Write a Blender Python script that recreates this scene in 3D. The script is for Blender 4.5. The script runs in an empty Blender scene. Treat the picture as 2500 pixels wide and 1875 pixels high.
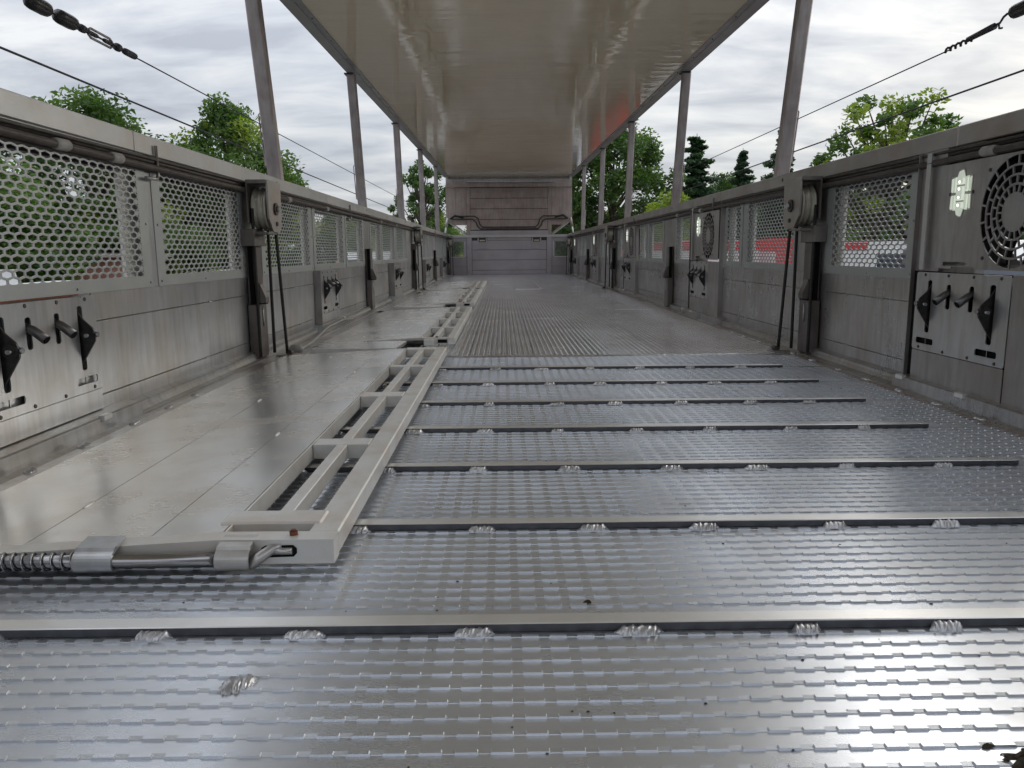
import bpy, math, random
import numpy as np
from mathutils import Vector, Matrix
from mathutils.geometry import tessellate_polygon

R = math.radians
scene = bpy.context.scene
col = scene.collection

# ------------------------------------------------------------------ camera, world, sun
cam_d = bpy.data.cameras.new('camera')
cam = bpy.data.objects.new('camera', cam_d)
col.objects.link(cam)
cam_d.sensor_fit = 'HORIZONTAL'
cam_d.sensor_width = 36.0
cam_d.lens = 1892.7 / 2500 * 36.0
cam_d.clip_start = 0.02
cam_d.clip_end = 2000
_p, _y, _r = R(9.687), R(0.6056), R(-0.4153)
_f = Vector((math.sin(_y) * math.cos(_p), math.cos(_y) * math.cos(_p), -math.sin(_p)))
_rt = Vector((math.cos(_y), -math.sin(_y), 0))
_up = _rt.cross(_f)
_r2 = _rt * math.cos(_r) + _up * math.sin(_r)
_u2 = -_rt * math.sin(_r) + _up * math.cos(_r)
cam.matrix_world = Matrix(((_r2.x, _u2.x, -_f.x, -0.1363), (_r2.y, _u2.y, -_f.y, 0.0),
                           (_r2.z, _u2.z, -_f.z, 0.4593), (0, 0, 0, 1)))
scene.camera = cam

SUN_EL, SUN_AZ = R(23), R(50)          # azimuth measured from +Y towards +X
world = bpy.data.worlds.new("World")
scene.world = world
world.use_nodes = True
wn = world.node_tree.nodes
wl = world.node_tree.links
wn.clear()
w_out = wn.new('ShaderNodeOutputWorld')
w_bg = wn.new('ShaderNodeBackground')
w_bg.inputs['Strength'].default_value = 0.1
w_sky = wn.new('ShaderNodeTexSky')
w_sky.sky_type = 'NISHITA'
w_sky.sun_disc = False
w_sky.sun_elevation = SUN_EL
w_sky.sun_rotation = SUN_AZ
w_tc = wn.new('ShaderNodeTexCoord')
w_sep = wn.new('ShaderNodeSeparateXYZ')
wl.new(w_tc.outputs['Generated'], w_sep.inputs[0])


def wmath(op, a, b=None, clamp=False):
    n = wn.new('ShaderNodeMath')
    n.operation = op
    n.use_clamp = clamp
    for i, v in enumerate((a, b)):
        if v is None:
            continue
        if isinstance(v, (int, float)):
            n.inputs[i].default_value = v
        else:
            wl.new(v, n.inputs[i])
    return n.outputs[0]


_zz = wmath('ADD', wmath('MAXIMUM', w_sep.outputs['Z'], 0.0), 0.22)
_cx = wmath('DIVIDE', w_sep.outputs['X'], _zz)
_cy = wmath('DIVIDE', w_sep.outputs['Y'], _zz)
w_cmb = wn.new('ShaderNodeCombineXYZ')
wl.new(_cx, w_cmb.inputs[0])
wl.new(_cy, w_cmb.inputs[1])
w_n1 = wn.new('ShaderNodeTexNoise')
w_map = wn.new('ShaderNodeMapping')
w_map.inputs['Scale'].default_value = (1.0, 2.1, 1.0)
w_map.inputs['Rotation'].default_value = (0, 0, R(12))
wl.new(w_cmb.outputs[0], w_map.inputs[0])
wl.new(w_map.outputs[0], w_n1.inputs['Vector'])
w_n1.inputs['Scale'].default_value = 2.3
w_n1.inputs['Detail'].default_value = 7
w_n1.inputs['Roughness'].default_value = 0.55
w_n1.inputs['Distortion'].default_value = 0.35
w_ramp = wn.new('ShaderNodeValToRGB')
wl.new(w_n1.outputs[0], w_ramp.inputs[0])
cr = w_ramp.color_ramp
cr.elements[0].position = 0.33
cr.elements[0].color = (3.45, 3.6, 3.95, 1)
cr.elements[1].position = 0.68
cr.elements[1].color = (6.1, 6.05, 5.95, 1)
e = cr.elements.new(0.5)
e.color = (4.7, 4.8, 5.0, 1)
# the cloud layer is brighter and warmer round the hidden sun
w_dot = wn.new('ShaderNodeVectorMath')
w_dot.operation = 'DOT_PRODUCT'
wl.new(w_tc.outputs['Generated'], w_dot.inputs[0])
w_dot.inputs[1].default_value = (math.sin(SUN_AZ) * math.cos(SUN_EL), math.cos(SUN_AZ) * math.cos(SUN_EL), math.sin(SUN_EL))
_gl = wmath('POWER', wmath('MAXIMUM', w_dot.outputs['Value'], 0.0), 7.0)
w_glow = wn.new('ShaderNodeMix')
w_glow.data_type = 'RGBA'
w_glow.blend_type = 'MULTIPLY'
w_glow.inputs[0].default_value = 1.0
wl.new(w_ramp.outputs[0], w_glow.inputs[6])
w_gc = wn.new('ShaderNodeMix')
w_gc.data_type = 'RGBA'
w_gc.inputs[6].default_value = (0.98, 1.0, 1.03, 1)
w_gc.inputs[7].default_value = (1.26, 1.22, 1.13, 1)
wl.new(_gl, w_gc.inputs[0])
wl.new(w_gc.outputs[2], w_glow.inputs[7])
w_mix = wn.new('ShaderNodeMix')
w_mix.data_type = 'RGBA'
w_mix.inputs[0].default_value = 0.93
wl.new(w_sky.outputs[0], w_mix.inputs[6])
# overcast skies brighten steadily from horizon to zenith: L ~ (1 + 2 sin(elevation)) / 3
_cie = wmath('DIVIDE', wmath('ADD', wmath('MULTIPLY', wmath('MAXIMUM', w_sep.outputs['Z'], 0.0), 2.0), 1.0), 1.45)
w_cie = wn.new('ShaderNodeVectorMath')
w_cie.operation = 'SCALE'
wl.new(w_glow.outputs[2], w_cie.inputs[0])
wl.new(_cie, w_cie.inputs['Scale'])
wl.new(w_cie.outputs[0], w_mix.inputs[7])
wl.new(w_mix.outputs[2], w_bg.inputs['Color'])
wl.new(w_bg.outputs[0], w_out.inputs[0])

sun_d = bpy.data.lights.new('sun', 'SUN')
sun = bpy.data.objects.new('sun', sun_d)
col.objects.link(sun)
sun_d.energy = 1.0
sun_d.angle = R(45)
sun_d.color = (1.0, 0.95, 0.87)
sun.rotation_euler = (R(90) - SUN_EL, 0, math.pi - SUN_AZ)

scene.view_settings.view_transform = 'Standard'
scene.view_settings.look = 'None'
scene.view_settings.exposure = 0.68
scene.view_settings.gamma = 1.0
scene.view_settings.use_curve_mapping = False
scene.cycles.max_bounces = 8
scene.cycles.diffuse_bounces = 4
scene.cycles.glossy_bounces = 4
scene.cycles.transmission_bounces = 4
scene.cycles.transparent_max_bounces = 6
scene.cycles.sample_clamp_indirect = 6

rnd = random.Random(7)


# ------------------------------------------------------------------ materials
def nmath(nt, op, a, b=None, clamp=False):
    n = nt.nodes.new('ShaderNodeMath')
    n.operation = op
    n.use_clamp = clamp
    for i, v in enumerate((a, b)):
        if v is None:
            continue
        if isinstance(v, (int, float)):
            n.inputs[i].default_value = v
        else:
            nt.links.new(v, n.inputs[i])
    return n.outputs[0]


def noise(nt, vec, scale, detail=4, rough=0.5, sc=(1, 1, 1), dist=0.0, loc=(0, 0, 0)):
    m = nt.nodes.new('ShaderNodeMapping')
    m.inputs['Scale'].default_value = sc
    m.inputs['Location'].default_value = loc
    nt.links.new(vec, m.inputs[0])
    n = nt.nodes.new('ShaderNodeTexNoise')
    n.inputs['Scale'].default_value = scale
    n.inputs['Detail'].default_value = detail
    n.inputs['Roughness'].default_value = rough
    n.inputs['Distortion'].default_value = dist
    nt.links.new(m.outputs[0], n.inputs['Vector'])
    return n.outputs[0]


def ramp(nt, fac, stops):
    r = nt.nodes.new('ShaderNodeValToRGB')
    nt.links.new(fac, r.inputs[0])
    els = r.color_ramp.elements
    while len(els) > 1:
        els.remove(els[-1])
    for i, (p, c) in enumerate(stops):
        e = els[0] if i == 0 else els.new(p)
        e.position = p
        e.color = tuple(c) + (1,) if len(c) == 3 else c
    return r.outputs[0]


def mixc(nt, fac, a, b, mode='MIX'):
    m = nt.nodes.new('ShaderNodeMix')
    m.data_type = 'RGBA'
    m.blend_type = mode
    for i, v in ((0, fac), (6, a), (7, b)):
        if isinstance(v, (int, float)):
            m.inputs[i].default_value = v
        elif isinstance(v, tuple):
            m.inputs[i].default_value = v if len(v) == 4 else v + (1,)
        else:
            nt.links.new(v, m.inputs[i])
    return m.outputs[2]


def new_mat(name):
    m = bpy.data.materials.new(name)
    m.use_nodes = True
    nt = m.node_tree
    b = nt.nodes['Principled BSDF']
    return m, nt, b


def metal(name, base=(0.5, 0.5, 0.5), metallic=0.8, rough=0.35, rvar=0.12, var=0.18, stain=(0.3, 0.24, 0.18), stain_amt=0.3,
          grain=(1, 1, 1), bump=0.05, gscale=60, bscale=8, streak=None, scratch=0.0):
    m, nt, b = new_mat(name)
    geo = nt.nodes.new('ShaderNodeNewGeometry')
    pos = geo.outputs['Position']
    n1 = noise(nt, pos, 2.6, 6, 0.6, dist=0.4)
    n2 = noise(nt, pos, gscale, 3, 0.6, sc=grain)
    n3 = noise(nt, pos, bscale, 3, 0.55, sc=(1, 1, 1), loc=(7, 3, 1), dist=0.2)
    lo = tuple(c * (1 - var) for c in base)
    hi = tuple(min(1, c * (1 + var)) for c in base)
    c = ramp(nt, n1, [(0.3, lo), (0.7, hi)])
    c = mixc(nt, nmath(nt, 'MULTIPLY', n2, 0.35), c, tuple(x * 0.7 for x in base), 'MIX')
    sf = nmath(nt, 'MULTIPLY', ramp(nt, n3, [(0.42, (0, 0, 0)), (0.8, (1, 1, 1))]), stain_amt)
    c = mixc(nt, sf, c, stain)
    if streak:
        n4 = noise(nt, pos, 14, 2, 0.5, sc=streak)
        c = mixc(nt, nmath(nt, 'MULTIPLY', ramp(nt, n4, [(0.42, (0, 0, 0)), (0.8, (1, 1, 1))]), 0.4), c,
                 tuple(x * 0.62 for x in stain))
    nt.links.new(c, b.inputs['Base Color'])
    b.inputs['Metallic'].default_value = metallic
    r = nmath(nt, 'ADD', rough - rvar, nmath(nt, 'MULTIPLY', n1, rvar * 1.4))
    r = nmath(nt, 'ADD', r, nmath(nt, 'MULTIPLY', n2, rvar * 0.8))
    r = nmath(nt, 'ADD', r, nmath(nt, 'MULTIPLY', sf, 0.2), True)
    nt.links.new(r, b.inputs['Roughness'])
    bp = nt.nodes.new('ShaderNodeBump')
    bp.inputs['Strength'].default_value = 1.0
    bp.inputs['Distance'].default_value = 0.001 * bump * 20
    nb = noise(nt, pos, bscale * 0.6, 1.0, 0.3, loc=(3, 9, 4))
    h = nmath(nt, 'ADD', nmath(nt, 'MULTIPLY', nb, 1.3), nmath(nt, 'MULTIPLY', n2, 0.035))
    nt.links.new(h, bp.inputs['Height'])
    nt.links.new(bp.outputs[0], b.inputs['Normal'])
    return m


def plain(name, colr, rough=0.6, metallic=0.0, var=0.15, scale=20, bump=0.0, spec=0.5):
    m, nt, b = new_mat(name)
    geo = nt.nodes.new('ShaderNodeNewGeometry')
    n = noise(nt, geo.outputs['Position'], scale, 4, 0.6)
    c = ramp(nt, n, [(0.3, tuple(x * (1 - var) for x in colr)), (0.7, tuple(min(1, x * (1 + var)) for x in colr))])
    nt.links.new(c, b.inputs['Base Color'])
    b.inputs['Roughness'].default_value = rough
    b.inputs['Metallic'].default_value = metallic
    b.inputs['Specular IOR Level'].default_value = spec
    if bump:
        bp = nt.nodes.new('ShaderNodeBump')
        bp.inputs['Distance'].default_value = bump
        nt.links.new(n, bp.inputs['Height'])
        nt.links.new(bp.outputs[0], b.inputs['Normal'])
    return m


MT = {}
MT['floor'] = metal('floor_aluminium', (0.68, 0.71, 0.76), 0.8, 0.27, 0.08, 0.10, (0.46, 0.45, 0.43), 0.4, (1, 12, 1), 0.006, 40, 9)
MT['floor_far'] = metal('far_floor_aluminium', (0.78, 0.79, 0.83), 0.88, 0.2, 0.10, 0.10, (0.5, 0.48, 0.46), 0.35, (12, 1, 1), 0.0, 40, 4)
MT['bar'] = metal('bar_aluminium', (0.84, 0.84, 0.83), 0.7, 0.3, 0.08, 0.10, (0.45, 0.42, 0.38), 0.2, (1, 14, 6), 0.02, 50, 12)
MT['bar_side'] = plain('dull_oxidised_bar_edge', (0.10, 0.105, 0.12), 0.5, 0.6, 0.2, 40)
MT['weld'] = metal('weld_metal', (0.62, 0.63, 0.66), 0.75, 0.36, 0.1, 0.35, (0.13, 0.12, 0.11), 0.5, (1, 1, 1), 0.1, 300, 90)
MT['gate'] = metal('gate_plate_aluminium', (0.80, 0.80, 0.79), 0.75, 0.22, 0.07, 0.12, (0.58, 0.48, 0.36), 0.55, (1, 5, 1), 0.10, 26, 7)
MT['gate_rail'] = metal('gate_rail_aluminium', (0.66, 0.66, 0.64), 0.35, 0.36, 0.08, 0.10, (0.48, 0.34, 0.23), 0.5, (6, 1, 6), 0.04, 60, 12)
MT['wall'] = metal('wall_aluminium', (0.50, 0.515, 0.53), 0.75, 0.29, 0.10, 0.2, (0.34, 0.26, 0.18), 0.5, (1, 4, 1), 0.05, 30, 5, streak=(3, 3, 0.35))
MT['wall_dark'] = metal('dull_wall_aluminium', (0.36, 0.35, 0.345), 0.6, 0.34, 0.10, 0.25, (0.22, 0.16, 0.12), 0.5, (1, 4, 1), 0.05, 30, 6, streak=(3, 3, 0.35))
MT['rail_shaded_dull'] = metal('shaded_dull_rail_aluminium', (0.36, 0.335, 0.315), 0.6, 0.38, 0.08, 0.2, (0.24, 0.16, 0.11), 0.55, (4, 1, 6), 0.04, 40, 6)  # shade of the right rail put into the colour; pulley plates share it
MT['grimy'] = metal('grimy_post_metal', (0.19, 0.175, 0.165), 0.55, 0.42, 0.1, 0.3, (0.08, 0.055, 0.04), 0.6, (4, 4, .6), 0.05, 40, 8, streak=(3, 3, 0.3))
MT['wall_right_shaded'] = metal('shaded_wall_plank_aluminium', (0.46, 0.46, 0.465), 0.7, 0.27, 0.10, 0.22, (0.25, 0.18, 0.13), 0.5, (1, 4, 1), 0.05, 30, 5, streak=(3, 3, 0.35))  # wall planks again, darkened in colour for the less lit right side
MT['mesh'] = metal('perforated_sheet', (0.35, 0.365, 0.365), 0.45, 0.42, 0.08, 0.08, (0.45, 0.42, 0.34), 0.2, (1, 1, 1), 0.02, 60, 10)
MT['rail'] = metal('top_rail_aluminium', (0.48, 0.485, 0.485), 0.5, 0.40, 0.08, 0.14, (0.42, 0.34, 0.26), 0.45, (4, 1, 6), 0.04, 40, 6)
MT['post'] = metal('post_aluminium', (0.44, 0.40, 0.395), 0.6, 0.42, 0.08, 0.2, (0.17, 0.12, 0.105), 0.5, (4, 4, 0.6), 0.04, 40, 7, streak=(3, 3, 0.3))
MT['dark'] = plain('greasy_dark_steel', (0.06, 0.05, 0.043), 0.5, 0.3, 0.4, 30)
MT['black'] = plain('black_recess', (0.01, 0.01, 0.01), 0.9, spec=0.1)
MT['rope'] = plain('greasy_black_rope', (0.02, 0.019, 0.017), 0.7, 0, 0.4, 90)
MT['wire'] = plain('steel_wire', (0.05, 0.05, 0.06), 0.5, 0.5, 0.3, 90)
MT['lever'] = plain('black_lever_steel', (0.04, 0.039, 0.038), 0.36, 0.6, 0.3, 60)
MT['chrome'] = metal('chromed_tube', (0.38, 0.385, 0.40), 1.0, 0.2, 0.05, 0.08, (0.25, 0.15, 0.08), 0.2, (1, 1, 1), 0.01, 60, 20)
MT['lever_tube'] = metal('dark_lever_tube', (0.16, 0.16, 0.165), 0.9, 0.34, 0.08, 0.2, (0.1, 0.06, 0.04), 0.3, (1, 1, 1), 0.01, 60, 20)
MT['cream'] = plain('cream_plate', (0.72, 0.70, 0.64), 0.5, 0.0, 0.06, 6)
MT['rust'] = plain('rusty_steel', (0.16, 0.055, 0.03), 0.8, 0.2, 0.5, 80, 0.001)
MT['pulley'] = metal('pulley_wheel_metal', (0.5, 0.485, 0.41), 0.3, 0.45, 0.08, 0.2, (0.18, 0.15, 0.1), 0.5, (1, 1, 1), 0.03, 60, 20)
MT['dirt'] = plain('dried_dirt', (0.05, 0.038, 0.024), 0.95, 0, 0.6, 160, 0.002)
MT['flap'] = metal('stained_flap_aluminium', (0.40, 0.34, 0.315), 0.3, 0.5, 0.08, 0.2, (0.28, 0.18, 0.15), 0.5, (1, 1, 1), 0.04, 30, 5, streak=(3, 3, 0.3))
MT['endwall'] = metal('end_wall_aluminium', (0.40, 0.375, 0.395), 0.4, 0.45, 0.08, 0.12, (0.36, 0.29, 0.29), 0.35, (1, 1, 1), 0.04, 30, 4)
MT['hose'] = plain('grey_hose', (0.3, 0.29, 0.27), 0.5, 0, 0.2, 30)
MT['asphalt'] = plain('asphalt', (0.06, 0.06, 0.058), 0.9, 0, 0.25, 3, 0.004)
MT['white'] = plain('white_paint', (0.78, 0.78, 0.77), 0.3, 0, 0.04, 3)
MT['silver'] = plain('silver_paint', (0.5, 0.52, 0.56), 0.3, 0.4, 0.05, 3)
MT['red'] = plain('red_paint', (0.62, 0.03, 0.04), 0.35, 0, 0.08, 3)
MT['orange'] = plain('orange_plastic', (0.8, 0.22, 0.02), 0.3, 0, 0.05, 3)
MT['glass'] = plain('dark_vehicle_glass', (0.05, 0.065, 0.09), 0.08, 0, 0.1, 3)
MT['tyre'] = plain('tyre_rubber', (0.02, 0.02, 0.02), 0.8)
MT['brick'] = plain('brick_wall', (0.30, 0.15, 0.11), 0.9, 0, 0.25, 4, 0.002)
MT['tiles'] = plain('roof_tiles', (0.10, 0.075, 0.065), 0.8, 0, 0.3, 5)
MT['bark'] = plain('bark', (0.07, 0.055, 0.04), 0.9, 0, 0.3, 12, 0.01)

# glossy cream ceiling sheet
m, nt, b = new_mat('glossy_cream_ceiling')
geo = nt.nodes.new('ShaderNodeNewGeometry')
n1 = noise(nt, geo.outputs['Position'], 1.6, 5, 0.6)
c = ramp(nt, n1, [(0.3, (0.84, 0.71, 0.50)), (0.7, (0.92, 0.80, 0.59))])
n2 = noise(nt, geo.outputs['Position'], 7, 6, 0.7, sc=(0.6, 2, 1), dist=0.5)
c = mixc(nt, nmath(nt, 'MULTIPLY', ramp(nt, n2, [(0.55, (0, 0, 0)), (0.8, (1, 1, 1))]), 0.3), c, (0.60, 0.52, 0.41))
nt.links.new(c, b.inputs['Base Color'])
b.inputs['Roughness'].default_value = 0.035
b.inputs['IOR'].default_value = 2.1
n3 = noise(nt, geo.outputs['Position'], 5.5, 3, 0.5, sc=(0.35, 1.5, 1), dist=0.3)
bp = nt.nodes.new('ShaderNodeBump')
bp.inputs['Distance'].default_value = 0.0022
nt.links.new(n3, bp.inputs['Height'])
nt.links.new(bp.outputs[0], b.inputs['Normal'])
MT['ceiling'] = m

# lit cabin lamp lens (faintly glowing clear plastic)
m, nt, b = new_mat('lamp_lens')
b.inputs['Base Color'].default_value = (0.75, 0.78, 0.7, 1)
b.inputs['Roughness'].default_value = 0.12
b.inputs['Metallic'].default_value = 0.35
b.inputs['Emission Color'].default_value = (0.9, 1.0, 0.85, 1)
b.inputs['Emission Strength'].default_value = 0.22
MT['lens'] = m
m, nt, b = new_mat('led_spot')
b.inputs['Emission Color'].default_value = (0.95, 1.0, 0.9, 1)
b.inputs['Emission Strength'].default_value = 1.3
MT['led'] = m


def leaf_mat(name, c1, c2):
    m, nt, b = new_mat(name)
    geo = nt.nodes.new('ShaderNodeNewGeometry')
    n = noise(nt, geo.outputs['Position'], 0.9, 4, 0.6)
    n2 = noise(nt, geo.outputs['Position'], 9, 2, 0.6)
    f = nmath(nt, 'ADD', nmath(nt, 'MULTIPLY', n, 0.6), nmath(nt, 'MULTIPLY', n2, 0.4))
    c = ramp(nt, f, [(0.38, c1), (0.62, c2)])
    nt.links.new(c, b.inputs['Base Color'])
    b.inputs['Roughness'].default_value = 0.55
    tr = nt.nodes.new('ShaderNodeBsdfTranslucent')
    cc = mixc(nt, 1.0, c, (1.3, 1.5, 0.6), 'MULTIPLY')
    nt.links.new(cc, tr.inputs['Color'])
    mx = nt.nodes.new('ShaderNodeMixShader')
    mx.inputs[0].default_value = 0.4
    nt.links.new(b.outputs[0], mx.inputs[1])
    nt.links.new(tr.outputs[0], mx.inputs[2])
    nt.links.new(mx.outputs[0], nt.nodes['Material Output'].inputs[0])
    return m


MT['leaf'] = leaf_mat('mid_green_leaves', (0.045, 0.095, 0.025), (0.11, 0.185, 0.045))
MT['leaf_dark'] = leaf_mat('dark_green_leaves', (0.03, 0.07, 0.02), (0.075, 0.14, 0.035))
MT['leaf_yellow'] = leaf_mat('yellow_green_leaves', (0.13, 0.185, 0.03), (0.26, 0.32, 0.055))
MT['needle'] = leaf_mat('conifer_needles', (0.02, 0.055, 0.028), (0.05, 0.10, 0.045))


# ------------------------------------------------------------------ mesh helpers
class MB:
    def __init__(self):
        self.v, self.f, self.sm = [], [], []

    def add(self, vs, fs, smooth=False):
        o = len(self.v)
        self.v += [tuple(p) for p in vs]
        self.f += [tuple(i + o for i in f) for f in fs]
        self.sm += [smooth] * len(fs)

    def box(self, x0, x1, y0, y1, z0, z1, b=0.0):
        if x0 > x1: x0, x1 = x1, x0
        if y0 > y1: y0, y1 = y1, y0
        if z0 > z1: z0, z1 = z1, z0
        if b <= 0:
            self.add([(x0, y0, z0), (x1, y0, z0), (x1, y1, z0), (x0, y1, z0), (x0, y0, z1), (x1, y0, z1), (x1, y1, z1), (x0, y1, z1)],
                     [(0, 3, 2, 1), (4, 5, 6, 7), (0, 1, 5, 4), (1, 2, 6, 5), (2, 3, 7, 6), (3, 0, 4, 7)])
            return
        b = min(b, (x1 - x0) * .45, (y1 - y0) * .45, (z1 - z0) * .45)
        c = [(x0, x1), (y0, y1), (z0, z1)]
        vs, idx = [], {}
        for i in (0, 1):
            for j in (0, 1):
                for k in (0, 1):
                    s = (1 - 2 * i, 1 - 2 * j, 1 - 2 * k)
                    p = [c[0][i], c[1][j], c[2][k]]
                    for a in range(3):
                        q = list(p)
                        for t in range(3):
                            if t != a:
                                q[t] += s[t] * b
                        idx[(i, j, k, a)] = len(vs)
                        vs.append(q)
        fs = []
        for a in range(3):
            u, w = [(1, 2), (0, 2), (0, 1)][a]
            for e in (0, 1):
                q = []
                for (p1, p2) in ((0, 0), (1, 0), (1, 1), (0, 1)):
                    k = [0, 0, 0]; k[a] = e; k[u] = p1; k[w] = p2
                    q.append(idx[(k[0], k[1], k[2], a)])
                fs.append(q)
            for p1 in (0, 1):
                for p2 in (0, 1):
                    k0 = [0, 0, 0]; k0[u] = p1; k0[w] = p2; k0[a] = 0
                    k1 = list(k0); k1[a] = 1
                    fs.append([idx[(*k0, u)], idx[(*k1, u)], idx[(*k1, w)], idx[(*k0, w)]])
        for i in (0, 1):
            for j in (0, 1):
                for k in (0, 1):
                    fs.append([idx[(i, j, k, a)] for a in range(3)])
        ctr = Vector(((x0 + x1) / 2, (y0 + y1) / 2, (z0 + z1) / 2))
        V = [Vector(p) for p in vs]
        out = []
        for f in fs:
            n = (V[f[1]] - V[f[0]]).cross(V[f[2]] - V[f[0]])
            m_ = sum((V[i] for i in f), Vector()) / len(f) - ctr
            out.append(f if n.dot(m_) > 0 else f[::-1])
        self.add(vs, out)

    def prism(self, pts, axis, a0, a1, smooth=False):
        """polygon pts (2-D) extruded along axis 'x','y' or 'z'"""
        def P(p, a):
            return {'x': (a, p[0], p[1]), 'y': (p[0], a, p[1]), 'z': (p[0], p[1], a)}[axis]
        n = len(pts)
        vs = [P(p, a0) for p in pts] + [P(p, a1) for p in pts]
        fs = [tuple(range(n))[::-1], tuple(range(n, 2 * n))]
        self.add(vs, fs)
        o = len(self.v) - 2 * n
        for i in range(n):
            j = (i + 1) % n
            self.f.append((o + i, o + j, o + n + j, o + n + i))
            self.sm.append(smooth)

    def tube(self, pts, r, n=8, caps=True, closed=False):
        pts = [Vector(p) for p in pts]
        rs = r if isinstance(r, (list, tuple)) else [r] * len(pts)
        o = len(self.v)
        prev = None
        for i, p in enumerate(pts):
            if closed:
                t = pts[(i + 1) % len(pts)] - pts[i - 1]
            else:
                t = pts[min(i + 1, len(pts) - 1)] - pts[max(i - 1, 0)]
            t.normalize()
            if prev is None:
                a = Vector((0, 0, 1)) if abs(t.z) < .9 else Vector((1, 0, 0))
                u = t.cross(a).normalized()
            else:
                u = (prev - t * prev.dot(t)).normalized()
            prev = u
            w = t.cross(u)
            for k in range(n):
                a = 2 * math.pi * k / n
                self.v.append(tuple(p + (u * math.cos(a) + w * math.sin(a)) * rs[i]))
        m_ = len(pts)
        for i in range(m_ if closed else m_ - 1):
            for k in range(n):
                k2 = (k + 1) % n
                i2 = (i + 1) % m_
                self.f.append((o + i * n + k, o + i * n + k2, o + i2 * n + k2, o + i2 * n + k))
                self.sm.append(True)
        if caps and not closed:
            self.f.append(tuple(o + k for k in range(n))[::-1]); self.sm.append(False)
            self.f.append(tuple(o + (m_ - 1) * n + k for k in range(n))); self.sm.append(False)

    def cyl(self, p0, p1, r, n=16):
        self.tube([p0, p1], r, n)

    def plate(self, outer, holes, x0, x1):
        """plate in the YZ plane with real holes, from x0 (front) to x1 (back)"""
        loops = [[Vector((p[0], p[1], 0)) for p in outer]] + [[Vector((p[0], p[1], 0)) for p in h] for h in holes]
        flat = [p for l in loops for p in l]
        tris = tessellate_polygon(loops)
        n = len(flat)
        vs = [(x0, p.x, p.y) for p in flat] + [(x1, p.x, p.y) for p in flat]
        fs = [tuple(t) for t in tris] + [tuple(i + n for i in t[::-1]) for t in tris]
        k = 0
        for l in loops:
            m_ = len(l)
            for i in range(m_):
                j = (i + 1) % m_
                fs.append((k + i, k + j, n + k + j, n + k + i))
            k += m_
        self.add(vs, fs)

    def build(self, name, mat, parent=None, mesh_only=False):
        me = bpy.data.meshes.new(name)
        me.from_pydata(self.v, [], self.f)
        me.materials.append(mat if not isinstance(mat, str) else MT[mat])
        me.polygons.foreach_set('use_smooth', self.sm)
        me.update()
        if mesh_only:
            return me
        return link(name, me, parent)


def link(name, me, parent=None, loc=None, rot=None, scale=None):
    o = bpy.data.objects.new(name, me)
    col.objects.link(o)
    if parent is not None:
        o.parent = parent
    if loc is not None: o.location = loc
    if rot is not None: o.rotation_euler = rot
    if scale is not None: o.scale = scale
    return o


def tag(o, label=None, cat=None, group=None, kind=None):
    if label: o['label'] = label
    if cat: o['category'] = cat
    if group: o['group'] = group
    if kind: o['kind'] = kind
    return o


def thing(name, label, cat, loc=(0, 0, 0), rz=0.0, group=None, scale=(1, 1, 1)):
    o = bpy.data.objects.new(name, None)
    col.objects.link(o)
    o.location = loc
    o.rotation_euler = (0, 0, rz)
    o.scale = scale
    o.empty_display_size = 0.1
    return tag(o, label, cat, group)


def copy_tree(o, parent=None):
    c = o.copy()
    col.objects.link(c)
    if parent is not None:
        c.parent = parent
    for ch in list(o.children):
        copy_tree(ch, c)
    return c


def rrect(y0, y1, z0, z1, r=0.008, n=4):
    pts = []
    for cy, cz, a0 in ((y1 - r, z1 - r, 0), (y0 + r, z1 - r, 90), (y0 + r, z0 + r, 180), (y1 - r, z0 + r, 270)):
        for k in range(n + 1):
            a = R(a0 + 90 * k / n)
            pts.append((cy + r * math.cos(a), cz + r * math.sin(a)))
    return pts


ORD = ['nearest', 'second', 'third', 'fourth', 'fifth', 'sixth']

# ------------------------------------------------------------------ ground
gm = MB()
gm.add([(-500, -400, -2.6), (500, -400, -2.6), (500, 900, -2.6), (-500, 900, -2.6)], [(0, 1, 2, 3)])
tag(gm.build('ground', 'asphalt'), kind='structure', label='grey asphalt yard round the trailer')

# ------------------------------------------------------------------ floor
floor = bpy.data.objects.new('floor', None)
col.objects.link(floor)
tag(floor, 'ribbed grey aluminium trailer deck with welded cross bars', kind='structure')
PY = 0.356
BAR0 = 0.883
FX = 1.165


def bump_add(mb, x0, x1, y0, y1, z, h, ins):
    mb.add([(x0, y0, z), (x1, y0, z), (x1, y1, z), (x0, y1, z),
            (x0 + ins[0], y0 + ins[1], z + h), (x1 - ins[0], y0 + ins[1], z + h), (x1 - ins[0], y1 - ins[1], z + h), (x0 + ins[0], y1 - ins[1], z + h)],
           [(4, 5, 6, 7), (0, 1, 5, 4), (1, 2, 6, 5), (2, 3, 7, 6), (3, 0, 4, 7)])


pk = MB()
pk.box(-FX, FX, 0.0015, PY - 0.0015, -0.03, 0.0)
row = 0.0274
for i in range(12):
    y = 0.044 + i * row
    if y > PY - 0.006:
        break
    # continuous low ridge, then the raised dashes
    pk.add([(-FX, y - .0020, 0), (FX, y - .0020, 0), (FX, y - .0018, .0009), (-FX, y - .0018, .0009), (FX, y + .006, 0), (-FX, y + .006, 0)],
           [(0, 1, 2, 3), (3, 2, 4, 5)])
    x = -FX + 0.008
    while x < FX - 0.03:
        bump_add(pk, x, x + .0225, y - .003, y + .003, 0, .0026, (.0012, .0003))
        x += 0.0335
pk_me = pk.build('floor_plank', 'floor', mesh_only=True)
for k in range(-9, 7):
    link('floor_plank', pk_me, floor, (0, BAR0 + k * PY, 0))
SEAM = 3.425

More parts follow.
